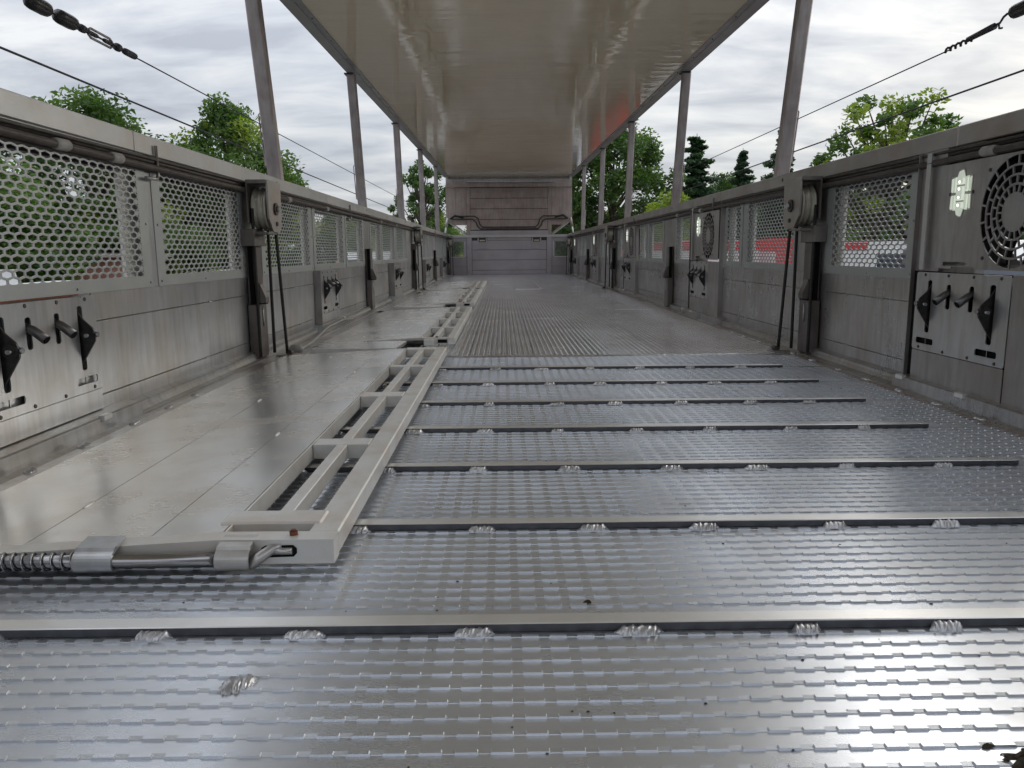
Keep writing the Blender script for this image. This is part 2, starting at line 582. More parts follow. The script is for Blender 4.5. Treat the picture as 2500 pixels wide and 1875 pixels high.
# cross bars with weld beads
def weld_mesh(length, seed, ry=0.0115, rz=0.0118):
    r_ = random.Random(seed)
    mb = MB()
    n, m_ = 30, 9
    vs, fs = [], []
    ph = r_.random() * 6
    for i in range(n + 1):
        t = i / n
        env = min(1, 5 * t + .35, 5 * (1 - t) + .35)
        rip = 0.80 + 0.15 * abs(math.sin(t * length / .0042 * 1.57 + ph)) + r_.uniform(-.05, .05)
        yo = r_.uniform(-.0012, .0012)
        for j in range(m_):
            a = math.pi * j / (m_ - 1)
            # slanted ripples
            xx = (t - .5) * length + .0035 * math.cos(a) + r_.uniform(-.0006, .0006)
            k = env * rip * (1 + r_.uniform(-.05, .05)) * (1 + .07 * math.sin(a * 4 + i * .8))
            vs.append((xx, yo + ry * k * math.cos(a), -0.001 + rz * k * math.sin(a)))
    for i in range(n):
        for j in range(m_ - 1):
            a = i * m_ + j
            fs.append((a, a + 1, a + m_ + 1, a + m_))
    mb.add(vs, fs, True)
    mb.add([vs[j] for j in range(m_)], [tuple(range(m_))])
    mb.add([vs[n * m_ + j] for j in range(m_)], [tuple(range(m_))[::-1]])
    return mb.build('weld_bead', 'weld', mesh_only=True)


welds = [weld_mesh(.047, 3), weld_mesh(.042, 5), weld_mesh(.05, 9), weld_mesh(.044, 12)]
bb = MB()
bb.box(-0.965, 0.965, 0.0, 0.026, 0.0005, 0.0125, 0.0012)
bar_me = bb.build('cross_bar', 'bar', mesh_only=True)
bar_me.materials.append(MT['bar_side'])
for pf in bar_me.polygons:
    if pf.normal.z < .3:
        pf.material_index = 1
for k in range(0, 7):
    y = BAR0 + k * PY - (0.004 if k > 3 else 0)
    bo = link('cross_bar', bar_me, floor, (0, y, 0))
    xs = [-0.76 + .1955 * i for i in range(9)] if k == 0 else [-.77 + .196 * i for i in range(9)]
    for i, x in enumerate(xs):
        if abs(x) > .96: continue
        wo = link('weld_bead', welds[(i * 3 + k) % 4], bo, (x + rnd.uniform(-.014, .014), -0.004, 0.0),
                  (R(-14), 0, 0), (rnd.uniform(.75, 1.2), rnd.uniform(.85, 1.1), rnd.uniform(.8, 1.08)))
lw = link('weld_bead', weld_mesh(.036, 21, .016, .0075), floor, (-.426, .773, .001), (0, 0, R(20)))
lw['label'] = 'single weld patch on the bare ribbed floor'

# far floor: planks running lengthwise
FW = 2 * FX / 8
Y0, Y1 = SEAM + .004, 16.08
fp = MB()
fp.box(0.0012, FW - 0.0012, Y0, Y1, -0.03, 0.0)
nr = 12
for i in range(nr):
    x = (i + .5) * FW / nr
    w = .0042
    w = .0062
    fp.add([(x - w, Y0, 0), (x - w * .3, Y0, .0042), (x + w * .3, Y0, .0042), (x + w, Y0, 0),
            (x - w, Y1, 0), (x - w * .3, Y1, .0042), (x + w * .3, Y1, .0042), (x + w, Y1, 0)],
           [(0, 1, 5, 4), (1, 2, 6, 5), (2, 3, 7, 6)])
    y = Y0 + .01
    while y < 8.5:
        bump_add(fp, x - .0030, x + .0030, y, y + .0225, .0036, .0018, (.0006, .0012))
        y += .0335
fp_me = fp.build('floor_plank', 'floor_far', mesh_only=True)
for k in range(8):
    link('floor_plank', fp_me, floor, (-FX + k * FW, 0, 0))
# threshold strip where the two floors meet
ts = MB()
ts.box(-FX, FX, BAR0 + 7 * PY + .0005, SEAM + .003, -0.03, -0.0005)
ts.build('floor_strip', 'floor', floor)
ts2 = MB()
x = -FX
r_ = random.Random(4)
vs = []
N = 160
for i in range(N + 1):
    xx = -FX + 2 * FX * i / N
    vs += [(xx, SEAM - .006 + r_.uniform(-.002, .002), .0004), (xx, SEAM + .002, .0035 + r_.uniform(-.001, .0015)), (xx, SEAM + .010 + r_.uniform(-.005, .006), .0006)]
ts2.add(vs, [(3 * i, 3 * i + 3, 3 * i + 4, 3 * i + 1) for i in range(N)] + [(3 * i + 1, 3 * i + 4, 3 * i + 5, 3 * i + 2) for i in range(N)])
ts2.build('seam_weld', 'weld', floor)
# hatch plates set in the far floor
hp = MB()
for (x0, x1, yy) in ((-.1, .22, 5.35), (.75, 1.05, 6.1)):
    for i in range(26):
        xx = x0 + (x1 - x0) * i / 26
        hp.box(xx, xx + .006, yy + r_.uniform(-.006, .006), yy + .02 + r_.uniform(0, .012), .0023, .0045)
hp.build('patch_weld', 'weld', floor)

for (x0, x1, y0_, y1_) in ((.02, .34, 9.6, 9.62), (.335, .345, 9.6, 12.5)):
    m = MB(); m.box(x0, x1, y0_, y1_, .002, .0062); m.build('hatch_edge', 'bar', floor)
# dirt on the deck
ds = MB()
r_ = random.Random(11)
for i in range(170):
    y = .62 + r_.random() ** 1.6 * 2.6
    x = r_.uniform(-.9, 1.05)
    s = r_.uniform(.0007, .0022)
    a = r_.random() * 3.14
    n = 6
    ring = [(x + math.cos(a + 6.283 * k / n) * s * r_.uniform(.5, 1.6), y + math.sin(a + 6.283 * k / n) * s * r_.uniform(.4, 1.1), .0006) for k in range(n)]
    ds.add(ring + [(x, y, .0006 + s * .7)], [(k, (k + 1) % n, n) for k in range(n)])
tag(ds.build('dirt_specks', 'dirt'), 'tiny dark dirt specks scattered over the ribbed deck', kind='stuff')


def clump(name, x, y, sx, sy, h, seed, label, cat='dirt clump'):
    r_ = random.Random(seed)
    mb = MB()
    n, m_ = 26, 7
    vs = [(0, 0, h)]
    off = [r_.uniform(.6, 1.25) for _ in range(n)]
    for j in range(1, m_):
        for k in range(n):
            a = 6.283 * k / n
            q = j / (m_ - 1)
            vs.append((math.cos(a) * sx * q * off[k] + r_.uniform(-.1, .1) * sx * .5, math.sin(a) * sy * q * off[k] + r_.uniform(-.1, .1) * sy * .5,
                       max(0, h * (1 - q ** 1.5) + (r_.uniform(-.25, .3) * h if j < m_ - 1 else 0))))
    fs = [(0, 1 + k, 1 + (k + 1) % n) for k in range(n)]
    for j in range(m_ - 2):
        for k in range(n):
            a, b_ = 1 + j * n + k, 1 + j * n + (k + 1) % n
            fs.append((a, a + n, b_ + n, b_))
    mb.add(vs, fs)
    o = mb.build(name, 'dirt')
    o.location = (x, y, .001)
    tag(o, label, cat)


clump('dirt_clump', .345, .628, .032, .017, .009, 1, 'brown lump of dried muck on the deck, in the bottom right corner')
clump('dirt_clump', .312, .651, .006, .003, .003, 2, 'small dark crumb on the deck just above the big brown muck lump', 'dirt crumb')
clump('dirt_clump', -.028, .961, .006, .0035, .0035, 3, 'black crumb alone on the bright ribs behind the nearest cross bar', 'dirt crumb')


# ------------------------------------------------------------------ perforated sheets
HP, HR = .0435, .0163


def perf_mesh(ylen, z0, z1, name='mesh_panel', th=.0026, mat='mesh', border=(.035, .05, .028, .0)):
    """local: y 0..ylen, front face at x=0, back at x=+th. border: (near, far, bottom, top) solid margins"""
    bn, bf, bb_, bt = border
    mb = MB()
    ya, yb = bn, ylen - bf
    za, zb = z0 + bb_, z1 - bt
    nrow = int((zb - za) / HR) - 0
    ncol = int((yb - ya) / HP)
    ya = ya + ((yb - ya) - ncol * HP) / 2
    yb = ya + ncol * HP
    zb = za + nrow * HR + HR * .333
    a_, b_ = HR / 3, HR * 2 / 3
    hw, ha, hb = HP * .42, HR * .235, HR * .49
    V, Fc = [], []
    for r in range(nrow):
        cz = za + b_ + r * HR
        sh = (r % 2) * HP / 2
        cn = ncol - (r % 2)
        for c in range(cn):
            cy = ya + HP / 2 + c * HP + sh
            o = len(V)
            cell = [(HP / 2, -a_), (HP / 2, a_), (0, b_), (-HP / 2, a_), (-HP / 2, -a_), (0, -b_)]
            hole = [(hw, -ha), (hw, ha), (0, hb), (-hw, ha), (-hw, -ha), (0, -hb)]
            V += [(0, cy + p[0], cz + p[1]) for p in cell]
            V += [(0, cy + p[0], cz + p[1]) for p in hole]
            V += [(th, cy + p[0], cz + p[1]) for p in hole]
            for k in range(6):
                j = (k + 1) % 6
                Fc.append((o + k, o + 6 + k, o + 6 + j, o + j))
                Fc.append((o + 6 + k, o + 12 + k, o + 12 + j, o + 6 + j))
    mb.add(V, Fc)
    # solid margins of the same sheet, half a millimetre proud of the lattice
    f = -.0005
    e = HP * .5
    mb.box(f, th, 0, ya + .001, z0, z1)
    mb.box(f, th, yb - .001, ylen, z0, z1)
    mb.box(f, th, ya + .001, yb - .001, z0, za + a_ * .9)
    if zb < z1:
        mb.box(f, th, ya + .001, yb - .001, zb - a_ * .2, z1)
    # half cells beside the odd rows
    for r in range(1, nrow, 2):
        cz = za + b_ + r * HR
        for (q0, q1) in ((ya, ya + HP / 2), (yb - HP / 2, yb)):
            mb.add([(0, q0, cz - a_ * 1.6), (0, q1, cz - a_), (0, q1, cz + a_), (0, q0, cz + a_ * 1.6)], [(0, 1, 2, 3)])
    return mb.build(name, mat, mesh_only=True)


sc_mb = MB()
sc_mb.tube([(-.0022, 0, 0), (.001, 0, 0)], [.0035, .0045], 8)
screw_me = sc_mb.build('screw', 'chrome', mesh_only=True)
bo_mb = MB()
bo_mb.tube([(-.002, 0, 0), (.001, 0, 0)], [.0045, .0055], 8)
bolt_me = bo_mb.build('bolt', 'dark', mesh_only=True)
pcache = {}


def mesh_panel(wall, s, y0, y1, z0=.360, z1=.757, nscrew=True, strip=None, mat='mesh'):
    key = (round(y1 - y0, 2), z0, z1, mat)
    if key not in pcache:
        pcache[key] = perf_mesh(y1 - y0, z0, z1, mat=mat, border=(.04, .055, .03, 0) if y1 - y0 > .45 else (.03, .03, .03, 0))
    o = link('mesh_panel', pcache[key], wall, (s * 1.2205, y0, 0), None, (s, 1, 1))
    if nscrew:
        for (yy, zz) in ((.02, .375), (.02, .55), (y1 - y0 - .02, .375), (y1 - y0 - .02, .55), ((y1 - y0) * .45, .372)):
            link('screw', screw_me, o, (0, yy, zz))
    # cream stile standing behind the far edge of the sheet
    b = MB()
    b.box(s * 1.244, s * 1.256, y1 - .115, y1 - .01, z0 + .02, .72)
    b.build('backing_stile', 'cream', wall)
    return o


def skirting(wall, s, y0, y1, wide):
    mb = MB()
    if wide:
        P = [(1.224, .05), (1.178, .047), (1.173, .044), (1.171, .009), (1.146, .004), (1.143, -.01), (1.224, -.01)]
    else:
        P = [(1.224, .043), (1.203, .036), (1.2, .034), (1.199, .024), (1.19, .012), (1.172, .009), (1.168, .006), (1.146, .003), (1.143, -.01), (1.224, -.01)]
    mb.prism([(s * p[0], p[1]) for p in P], 'y', y0, y1)
    return mb.build('skirting', 'wall' if s < 0 else 'wall_right_shaded', wall)


# ------------------------------------------------------------------ lever box (prototype, for the right wall; x grows outwards)
def make_lever_box():
    root = thing('lever_box', 'lever box', 'lever box')
    L = .47            # y from 0 (near) to .47 (far); z 0 = box bottom, height .246
    pl = MB()
    holes = []
    sl = [(.075, .056, .220, .025), (.172, .138, .212, .022), (.287, .138, .212, .022), (.391, .058, .222, .024)]
    for (yc, a, b_, w) in sl:
        holes.append(rrect(yc - w / 2, yc + w / 2, a, b_, .0075))
    holes.append(rrect(.035, .133, .021, .040, .007))
    holes.append(rrect(.350, .449, .021, .040, .007))
    pl.plate(rrect(0, L, 0, .246, .009), holes, 0, .003)
    pl.build('face_plate', 'wall', root)
    bx = MB()
    bx.box(.03, .032, .01, L - .01, .008, .238)
    bx.build('inner_recess', 'black', root)
    for (y, z) in ((.042, .238), (.166, .238), (.292, .238), (.42, .238), (.04, .008), (.165, .008), (.292, .008), (.43, .009)):
        link('bolt', bolt_me, root, (0, y, z))
    for y in (.084, .4):
        pn = MB()
        pn.box(.004, .007, y - .0012, y + .0012, .02, .042)
        pn.build('latch_pin', 'chrome', root)
    for (yc, a, b_, w) in (sl[0], sl[3]):
        mb = MB()
        zc = (a + b_) / 2 + .012
        h = (b_ - a) / 2 - .004
        P = [(.012, b_ - .003), (-.008, zc + h * .45), (-.030, zc + .014), (-.036, zc - .004), (-.034, zc - .018), (-.016, zc - h * .6), (.012, a + .004)]
        mb.prism([(p[0], p[1]) for p in P], 'y', yc - .003, yc + .003)
        h_ = mb.build('lever_blade', 'lever', root)
        d = MB()
        d.cyl((-.018, yc - .007, zc - .004), (-.018, yc + .007, zc - .004), .0165, 18)
        d.build('hub_disc', 'lever', h_)
        d = MB()
        d.cyl((-.018, yc - .016, zc - .004), (-.018, yc + .012, zc - .004), .0055, 6)
        d.cyl((-.037, yc, zc - .002), (-.042, yc, zc - .002), .007, 10)
        d.build('hub_bolt', 'chrome', h_)
    for (yc, a, b_, w) in sl[1:3]:
        mb = MB()
        mb.tube([(.02, yc, b_ - .012), (-.010, yc, b_ - .03), (-.040, yc - .003, a + .022)], [.0075, .0105, .0115], 14)
        h_ = mb.build('short_lever', 'lever_tube', root)
        d = MB()
        d.tube([(-.0397, yc - .003, a + .0222), (-.0412, yc - .0031, a + .0212)], .0090, 12)
        d.build('open_end', 'black', h_)
    return root


lever_proto = make_lever_box()
_first_lever = [True]


def lever_box(s, y, z, x, label, group, far_first=False):
    if _first_lever[0]:
        o = lever_proto
        _first_lever[0] = False
    else:
        o = copy_tree(lever_proto)
    o.location = (s * x, y, z)
    o.scale = (s, 1, 1)
    tag(o, label, 'lever box', group)
    return o


# ------------------------------------------------------------------ fan
def make_fan():
    root = thing('ventilation_fan', 'fan', 'fan')
    # local: y 0..0.60 near to far, z 0..0.30 ; fan centre (0.245, .152)
    cy, cz = .245, .152
    n = 48
    circ = [(cy + .146 * math.cos(6.2832 * k / n), cz + .146 * math.sin(6.2832 * k / n)) for k in range(n)]
    mb = MB()
    mb.plate([(0, 0), (.155 + .24, 0), (.155 + .24, .006), (.51, .006), (.51, 0), (.60, 0), (.60, .305), (0, .305)], [circ, rrect(.44, .56, .008, .02, .005)], 0, .003)
    mb.build('face_plate', 'wall_dark', root)
    g = MB()
    for r0, r1 in ((.118, .1235), (.0935, .099), (.0695, .075), (0, .050)):
        m_ = 48
        if r0 == 0:
            g.tube([(-.001, cy, cz), (.003, cy, cz)], .051, 36)
            continue
        vs = []
        for k in range(m_):
            a = 6.2832 * k / m_
            for r_ in (r0, r1):
                for xx in (-.001, .003):
                    vs.append((xx, cy + r_ * math.cos(a), cz + r_ * math.sin(a)))
        fs = []
        for k in range(m_):
            a, b_ = 4 * k, 4 * ((k + 1) % m_)
            fs += [(a, a + 2, b_ + 2, b_), (a + 1, b_ + 1, b_ + 3, a + 3), (a, b_, b_ + 1, a + 1), (a + 2, a + 3, b_ + 3, b_ + 2)]
        g.add(vs, fs)
    rings = [(.049, .071, 0), (.073, .095, .5), (.097, .120, 0), (.121, .147, .5)]
    for ra, rb, off in rings:
        for k in range(18):
            a = 6.2832 * (k + off) / 18
            c_, s_ = math.cos(a), math.sin(a)
            w = .0026
            q = [(ra, -w), (rb, -w), (rb, w), (ra, w)]
            g.prism([(cy + u * c_ - v * s_, cz + u * s_ + v * c_) for u, v in q], 'x', -.0014, .0024)
    g.build('grille', 'wall_dark', root)
    h = MB()
    m_ = 32
    vs = []
    for k in range(m_):
        a = 6.2832 * k / m_
        vs += [(.004, cy + .149 * math.cos(a), cz + .149 * math.sin(a)), (.075, cy + .149 * math.cos(a), cz + .149 * math.sin(a))]
    h.add(vs, [(2 * k, 2 * k + 1, (2 * k + 3) % (2 * m_), (2 * k + 2) % (2 * m_)) for k in range(m_)])
    h.build('duct_ring', 'black', root)
    bl = MB()
    for k in range(8):
        a = 6.2832 * k / 8
        c_, s_ = math.cos(a), math.sin(a)
        pts = []
        for u, v, xx in ((.03, -.02, .03), (.14, -.06, .03), (.14, .03, .055), (.03, .018, .055)):
            pts.append((xx, cy + u * c_ - v * s_, cz + u * s_ + v * c_))
        bl.add(pts + [(p[0] + .003, p[1], p[2]) for p in pts], [(0, 1, 2, 3), (7, 6, 5, 4), (0, 4, 5, 1), (1, 5, 6, 2), (2, 6, 7, 3), (3, 7, 4, 0)])
    bl.cyl((.02, cy, cz), (.07, cy, cz), .045, 20)
    bl.build('fan_rotor', 'black', root)
    for (y, z) in ((cy + .118, cz + .118), (cy + .118, cz - .12), (cy - .118, cz + .118), (cy - .118, cz - .12)):
        link('bolt', bolt_me, root, (-.001, y, z))
    return root


fan_proto = make_fan()
_first_fan = [True]


def make_lamp():
    root = thing('wall_lamp', 'lamp', 'lamp')
    # local: centre 0,0 ; z height .13, y width .11
    def facet(P, d=.006, nm='lens'):
        mb = MB()
        c = (sum(p[0] for p in P) / len(P), sum(p[1] for p in P) / len(P))
        n = len(P)
        vs = [(0, p[0], p[1]) for p in P] + [(-d, c[0] + (p[0] - c[0]) * .8, c[1] + (p[1] - c[1]) * .8) for p in P]
        mb.add(vs, [tuple(range(n, 2 * n))] + [(i, (i + 1) % n, n + (i + 1) % n, n + i) for i in range(n)])
        return mb.build(nm, 'lens', root)
    facet([(-.018, .024), (.018, .024), (.018, .042), (.006, .066), (-.006, .066), (-.018, .042)], .008)
    facet([(-.018, -.021), (.018, -.021), (.018, .021), (-.018, .021)], .008)
    facet([(-.018, -.024), (-.018, -.042), (-.006, -.066), (.006, -.066), (.018, -.042), (.018, -.024)], .008)
    for sy in (-1, 1):
        for sz in (-1, 1):
            facet([(sy * .023, sz * .003), (sy * .036, sz * .003), (sy * .036, sz * .048), (sy * .023, sz * .048)], .006)
            facet([(sy * .040, sz * .003), (sy * .047, sz * .003), (sy * .049, sz * .046), (sy * .042, sz * .046)], .004)
    bk = MB()
    bk.prism([(-.02, .044), (-.008, .069), (.008, .069), (.02, .044), (.051, .05), (.051, -.05), (.02, -.044), (.008, -.069), (-.008, -.069), (-.02, -.044), (-.051, -.05), (-.051, .05)],
             'x', -.001, .002)
    bk.build('back_plate', 'pulley', root)
    for z in (.032, .012, -.012, -.034):
        d = MB()
        d.tube([(-.0075, 0, z), (-.0098, 0, z)], [.0042, .003], 10)
        d.build('led', 'led', root)
    for y in (-.056, .056):
        link('bolt', bolt_me, root, (0, y, 0))
    return root


lamp_proto = make_lamp()
_first_lamp = [True]


# ------------------------------------------------------------------ pulleys and ropes
def make_pulley():
    root = thing('pulley_block', 'pulley', 'pulley')
    # local: x outwards (plate at 0), y centre 0, z centre 0 ; rail underside at z=.115
    pl = MB()
    pl.prism([(-.09, .115), (-.095, .01), (-.09, -.045), (-.035, -.096), (.06, -.096), (.088, -.06), (.098, .115)], 'x', -.004, .004)
    pl.build('side_plate', 'rail_shaded_dull', root)
    pc = MB()
    pc.box(.004, .085, -.1, .105, .1, .115)
    pc.box(.078, .085, -.1, .1, -.06, .1)
    pc.build('bracket', 'grimy', root)
    wh = MB()
    prof = [(.012, .086), (.018, .092), (.024, .084), (.034, .08), (.042, .09), (.050, .08), (.060, .084), (.067, .092), (.073, .086)]
    n = 32
    vs = []
    for (x, r_) in prof:
        for k in range(n):
            a = 6.2832 * k / n
            vs.append((x, r_ * math.cos(a), r_ * math.sin(a)))
    fs = []
    for i in range(len(prof) - 1):
        for k in range(n):
            fs.append((i * n + k, i * n + (k + 1) % n, (i + 1) * n + (k + 1) % n, (i + 1) * n + k))
    wh.add(vs, fs, True)
    wh.add([v for v in vs[:n]], [tuple(range(n))])
    wh.add([v for v in vs[-n:]], [tuple(range(n))[::-1]])
    wh.build('wheel', 'pulley', root)
    bo = MB()
    bo.cyl((-.005, .0, 0), (-.012, .0, 0), .026, 20)
    bo.build('washer', 'dark', root)
    bo = MB()
    bo.cyl((-.012, .0, 0), (-.024, .0, 0), .0135, 6)
    bo.box(-.017, -.012, -.007, .05, -.008, .006)
    bo.build('axle_bolt', 'wall', root)
    bo = MB()
    bo.cyl((-.004, .01, -.062), (-.010, .01, -.062), .009, 8)
    bo.build('lock_bolt', 'dark', root)
    ft = MB()
    ft.box(0, .075, -.1, .02, -.106, -.098)
    ft.build('foot_plate', 'grimy', root)
    return root


pulley_proto = make_pulley()
_first_pulley = [True]


def latch_column(root, s, y, tall=True):
    """the channel post with its wedge latch, built as parts of a root"""
    b = MB()
    b.box(s * 1.178, s * 1.222, y + .02, y + .14, .015, .245, .003)
    b.box(s * 1.184, s * 1.222, y + .04, y + .13, .2455, .49, .002)
    b.build('channel', 'grimy', root)
    b = MB()
    b.box(s * 1.19, s * 1.21, y + .026, y + .039, .245, .49)
    b.build('dark_slot', 'black', root)
    b = MB()
    P = [(1.184, .335), (1.168, .332), (1.146, .275), (1.146, .252), (1.17, .250), (1.184, .262)]
    b.prism([(s * p[0], p[1]) for p in P], 'y', y + .03, y + .075)
    b.build('wedge_latch', 'grimy', root)
    b = MB()
    b.box(s * 1.15, s * 1.183, y + .031, y + .074, .246, .252)
    b.build('latch_lip', 'black', root)
    b = MB()
    b.tube([(s * 1.176, y + .08, .23), (s * 1.176, y + .08, .15)], .0035, 6)
    b.build('weld_bead', 'weld', root)
    if tall:
        b = MB()
        b.box(s * 1.165, s * 1.222, y - .015, y + .135, .49, .56, .002)
        b.build('head_box', 'grimy', root)


def pulley_station(s, y, k):
    side = 'left' if s < 0 else 'right'
    if _first_pulley[0]:
        o = pulley_proto
        _first_pulley[0] = False
    else:
        o = copy_tree(pulley_proto)
    o.location = (s * 1.11, y + 3.40, .645)
    o.scale = (s, 1, 1)
    tag(o, f'{ORD[k]} pulley block from the camera, hanging under the {side} top rail', 'pulley', 'pulley blocks under the top rails')
    root = thing('latch_post', f'dark metal latch post below the {ORD[k]} pulley block on the {side} wall', 'post', group='latch posts on the side walls')
    latch_column(root, s, y + 3.295)
    # black strip where the rope channel stands open
    for (pts, w) in (([(1.178, 3.315, .645), (1.178, 3.315, .02)], 0), ([(1.165, 3.478, .58), (1.165, 3.472, .02)], 1),
                     ([(1.118, 3.43, .56), (1.116, 3.50, .012)], 2)):
        mb = MB()
        n = 10
        a, b_ = Vector(pts[0]), Vector(pts[1])
        mb.tube([tuple((Vector((s * (a.lerp(b_, i / n)).x, y + a.lerp(b_, i / n).y, a.lerp(b_, i / n).z)))) for i in range(n + 1)], .0068, 10)
        ro = mb.build('lifting_rope', 'rope')
        wh = ['hanging from the near side of', 'hanging close against the wall behind', 'slanting to the floor from'][w]
        tag(ro, f'black greasy rope {wh} the {ORD[k]} {side} pulley block', 'rope', 'black ropes hanging from the pulleys')
    # rope anchor on the deck
    an = thing('rope_anchor', f'dirty metal rope anchor on the deck below the {ORD[k]} {side} pulley block', 'anchor', group='rope anchors at the foot of the walls')
    b = MB()
    b.box(s * 1.075, s * 1.155, y + 3.45, y + 3.53, .001, .012, .003)
    b.build('base_plate', 'wall_dark', an)
    b = MB()
    b.cyl((s * 1.10, y + 3.47, .018), (s * 1.10, y + 3.515, .018), .011, 10)
    b.build('pin', 'dark', an)


# ------------------------------------------------------------------ side walls
YA, YB = -1.0, 16.08


def side_wall(s):
    side = 'left' if s < 0 else 'right'
    w = thing('side_wall', f'{side} side wall of the trailer, grey planks below hexagon mesh panels', 'wall', group='side walls of the trailer')
    # top rail in lengths
    ys = [YA, 1.5, 2.37, 4.9, 7.4, 9.9, 12.4, 14.5, YB + .1]
    for a, b_ in zip(ys, ys[1:]):
        m = MB()
        m.box(s * 1.214, s * 1.292, a + .0012, b_ - .0012, .757, .816, .003)
        m.build('top_rail', 'rail' if s < 0 else 'rail_shaded_dull', w)
    m = MB()
    m.box(s * 1.258, s * 1.29, YA, YB, .700, .7565)
    m.build('rail_channel', 'dark', w)
    for i, (x, z, r_) in enumerate(((1.222, .741, .0115), (1.203, .722, .0105), (1.228, .715, .010), (1.208, .7475, .005))):
        m = MB()
        pts = []
        yy = YA
        while yy < YB:
            pts.append((s * x, yy, z + .003 * math.sin(yy * 1.3 + i) - (.0 if i else 0)))
            yy += .6
        m.tube(pts, r_, 8)
        m.build('cable_pipe', 'dark', w)
    for yy in ((1.93, 2.2, 3.95, 4.8, 6.9, 7.9) if s < 0 else (2.16, 5.3, 6.0, 8.9, 10.3)):
        m = MB()
        m.tube([(s * 1.2035, yy, .722), (s * 1.2035, yy + .012, .7225), (s * 1.2035, yy + .055, .7235), (s * 1.2035, yy + .062, .7235)], [.0125, .0145, .0145, .012], 12)
        m.build('pipe_sleeve', 'hose', w)
    # hanging strap clips on the rail
    for yy in ((2.5, 5.6, 9.9, 12.6) if s < 0 else (5.05, 8.1, 11.1, 13.6)):
        m = MB()
        m.tube([(s * 1.207, yy, .79), (s * 1.207, yy, .70), (s * 1.205, yy - .012, .688), (s * 1.205, yy - .09, .686)], .0052, 8)
        m.build('strap_hook', 'wall_dark', w)
    for yy in (3.83, 6.3, 8.8, 11.3, 13.8):
        m = MB()
        m.cyl((s * 1.2125, yy, .790), (s * 1.216, yy, .790), .0085, 14)
        m.build('rail_bolt', 'dark', w)
    if s < 0:
        bays = [(YA, 1.55), (2.07, 3.40), (3.52, 4.50), (5.06, 6.20), (6.36, 7.44), (8.0, 9.48), (9.6, 10.55), (11.1, 12.25), (12.4, 13.55), (14.1, 15.3)]
        panels = [(.6, 1.62, 1), (1.64, 2.435, 1), (2.475, 3.34, 1), (3.55, 4.50, 1), (4.53, 5.44, 1), (5.46, 6.17, 1), (6.46, 7.05, 1), (7.07, 7.99, 1), (8.01, 8.95, 1),
                  (9.9, 10.6, 1), (10.63, 11.5, 1), (11.6, 12.3, 1), (12.6, 13.3, 1), (13.33, 14.1, 1), (14.2, 15.1, 1)]
        wides = [(1.1, 2.19), (4.45, 5.2), (7.4, 8.1), (10.5, 11.2), (13.5, 14.2)]
    else:
        bays = [(YA, 1.76), (2.545, 3.27), (3.49, 4.82), (5.62, 6.18), (6.36, 7.87), (8.70, 9.40), (9.6, 10.95), (11.75, 12.3), (12.45, 14.0), (14.8, 15.3)]
        panels = [(.2, 1.70, 1), (2.575, 3.30, 1), (3.60, 4.43, 1), (4.45, 4.80, 1), (5.62, 6.20, 1), (6.62, 7.36, 1), (7.38, 7.78, 1), (8.70, 9.26, 1),
                  (9.9, 10.5, 1), (10.52, 10.9, 1), (11.75, 12.3, 1), (12.6, 13.3, 1), (13.32, 13.9, 1), (14.75, 15.1, 1)]
        wides = [(1.2, 2.56), (4.72, 5.68), (7.8, 8.75), (10.85, 11.8), (13.9, 14.85)]
    for (a, b_) in bays:
        for (z0, z1) in ((.02, .0845), (.0865, .2835), (.2855, .362)):
            m = MB()
            m.box(s * 1.225, s * 1.25, a + .001, b_ - .001, z0, z1, .0012)
            m.build('wall_plank', 'wall' if s < 0 else 'wall_right_shaded', w)
        for (z, q) in ((.285, .62), (.0855, .6)):
            if b_ - a < 4:
                m = MB()
                yy = a + (b_ - a) * (q + rnd.uniform(-.06, .06))
                m.tube([(s * 1.2245, yy, z), (s * 1.2235, yy + .006, z), (s * 1.2235, yy + .034, z + .0006), (s * 1.2245, yy + .04, z)], [.002, .0036, .0036, .002], 8)
                m.build('seam_weld', 'mesh', w)
    # filler strips between planks: everything not covered by bays
    prev = YA
    segs = []
    for (a, b_) in bays:
        if a > prev: segs.append((prev, a))
        prev = b_
    segs.append((prev, YB))
    for (a, b_) in segs:
        m = MB()
        m.box(s * 1.228, s * 1.25, a, b_, .01, .362)
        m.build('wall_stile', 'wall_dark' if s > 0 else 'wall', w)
    prev = YA
    for (a, b_, _) in panels:
        if a - prev > .004:
            m = MB()
            fy = [1.765 + 3.055 * q + .475 for q in range(5) if prev <= 1.765 + 3.055 * q + .1 <= a] if s > 0 else []
            m.box(s * 1.2225, s * 1.25, (fy[0] if fy else prev + .001), a - .001, .362, .757)
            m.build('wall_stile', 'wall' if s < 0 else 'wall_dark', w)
        mesh_panel(w, s, a, b_, nscrew=(b_ < 6))
        prev = b_
    m = MB()
    m.box(s * 1.2225, s * 1.25, prev + .001, YB, .362, .757)
    m.build('wall_stile', 'wall', w)
    prev = YA
    for (a, b_) in wides:
        skirting(w, s, prev, a, False)
        skirting(w, s, a, b_, True)
        prev = b_
        if a < 8:
            for q in (.82,) if s < 0 else (.97, .72):
                yy = a + (b_ - a) * q
                lm = MB()
                lm.box(s * 1.164, s * 1.182, yy - .03, yy + .012, .036, .051, .002)
                lm.build('skirting_clip', 'bar', w)
    skirting(w, s, prev, YB, False)
    # weld blobs along the foot of the wall
    for i in range(14):
        yy = 1.35 + i * .23 + rnd.uniform(-.04, .04)
        if s < 0 and i > 5 : continue
        m = link('weld_bead', welds[i % 4], w, (s * (1.150 if s > 0 else 1.135), yy, .004 if s > 0 else .009), (R(0), 0, R(90 + rnd.uniform(-6, 6))), (rnd.uniform(.5, 1.0), rnd.uniform(.8, 1.1), .7))
    return w


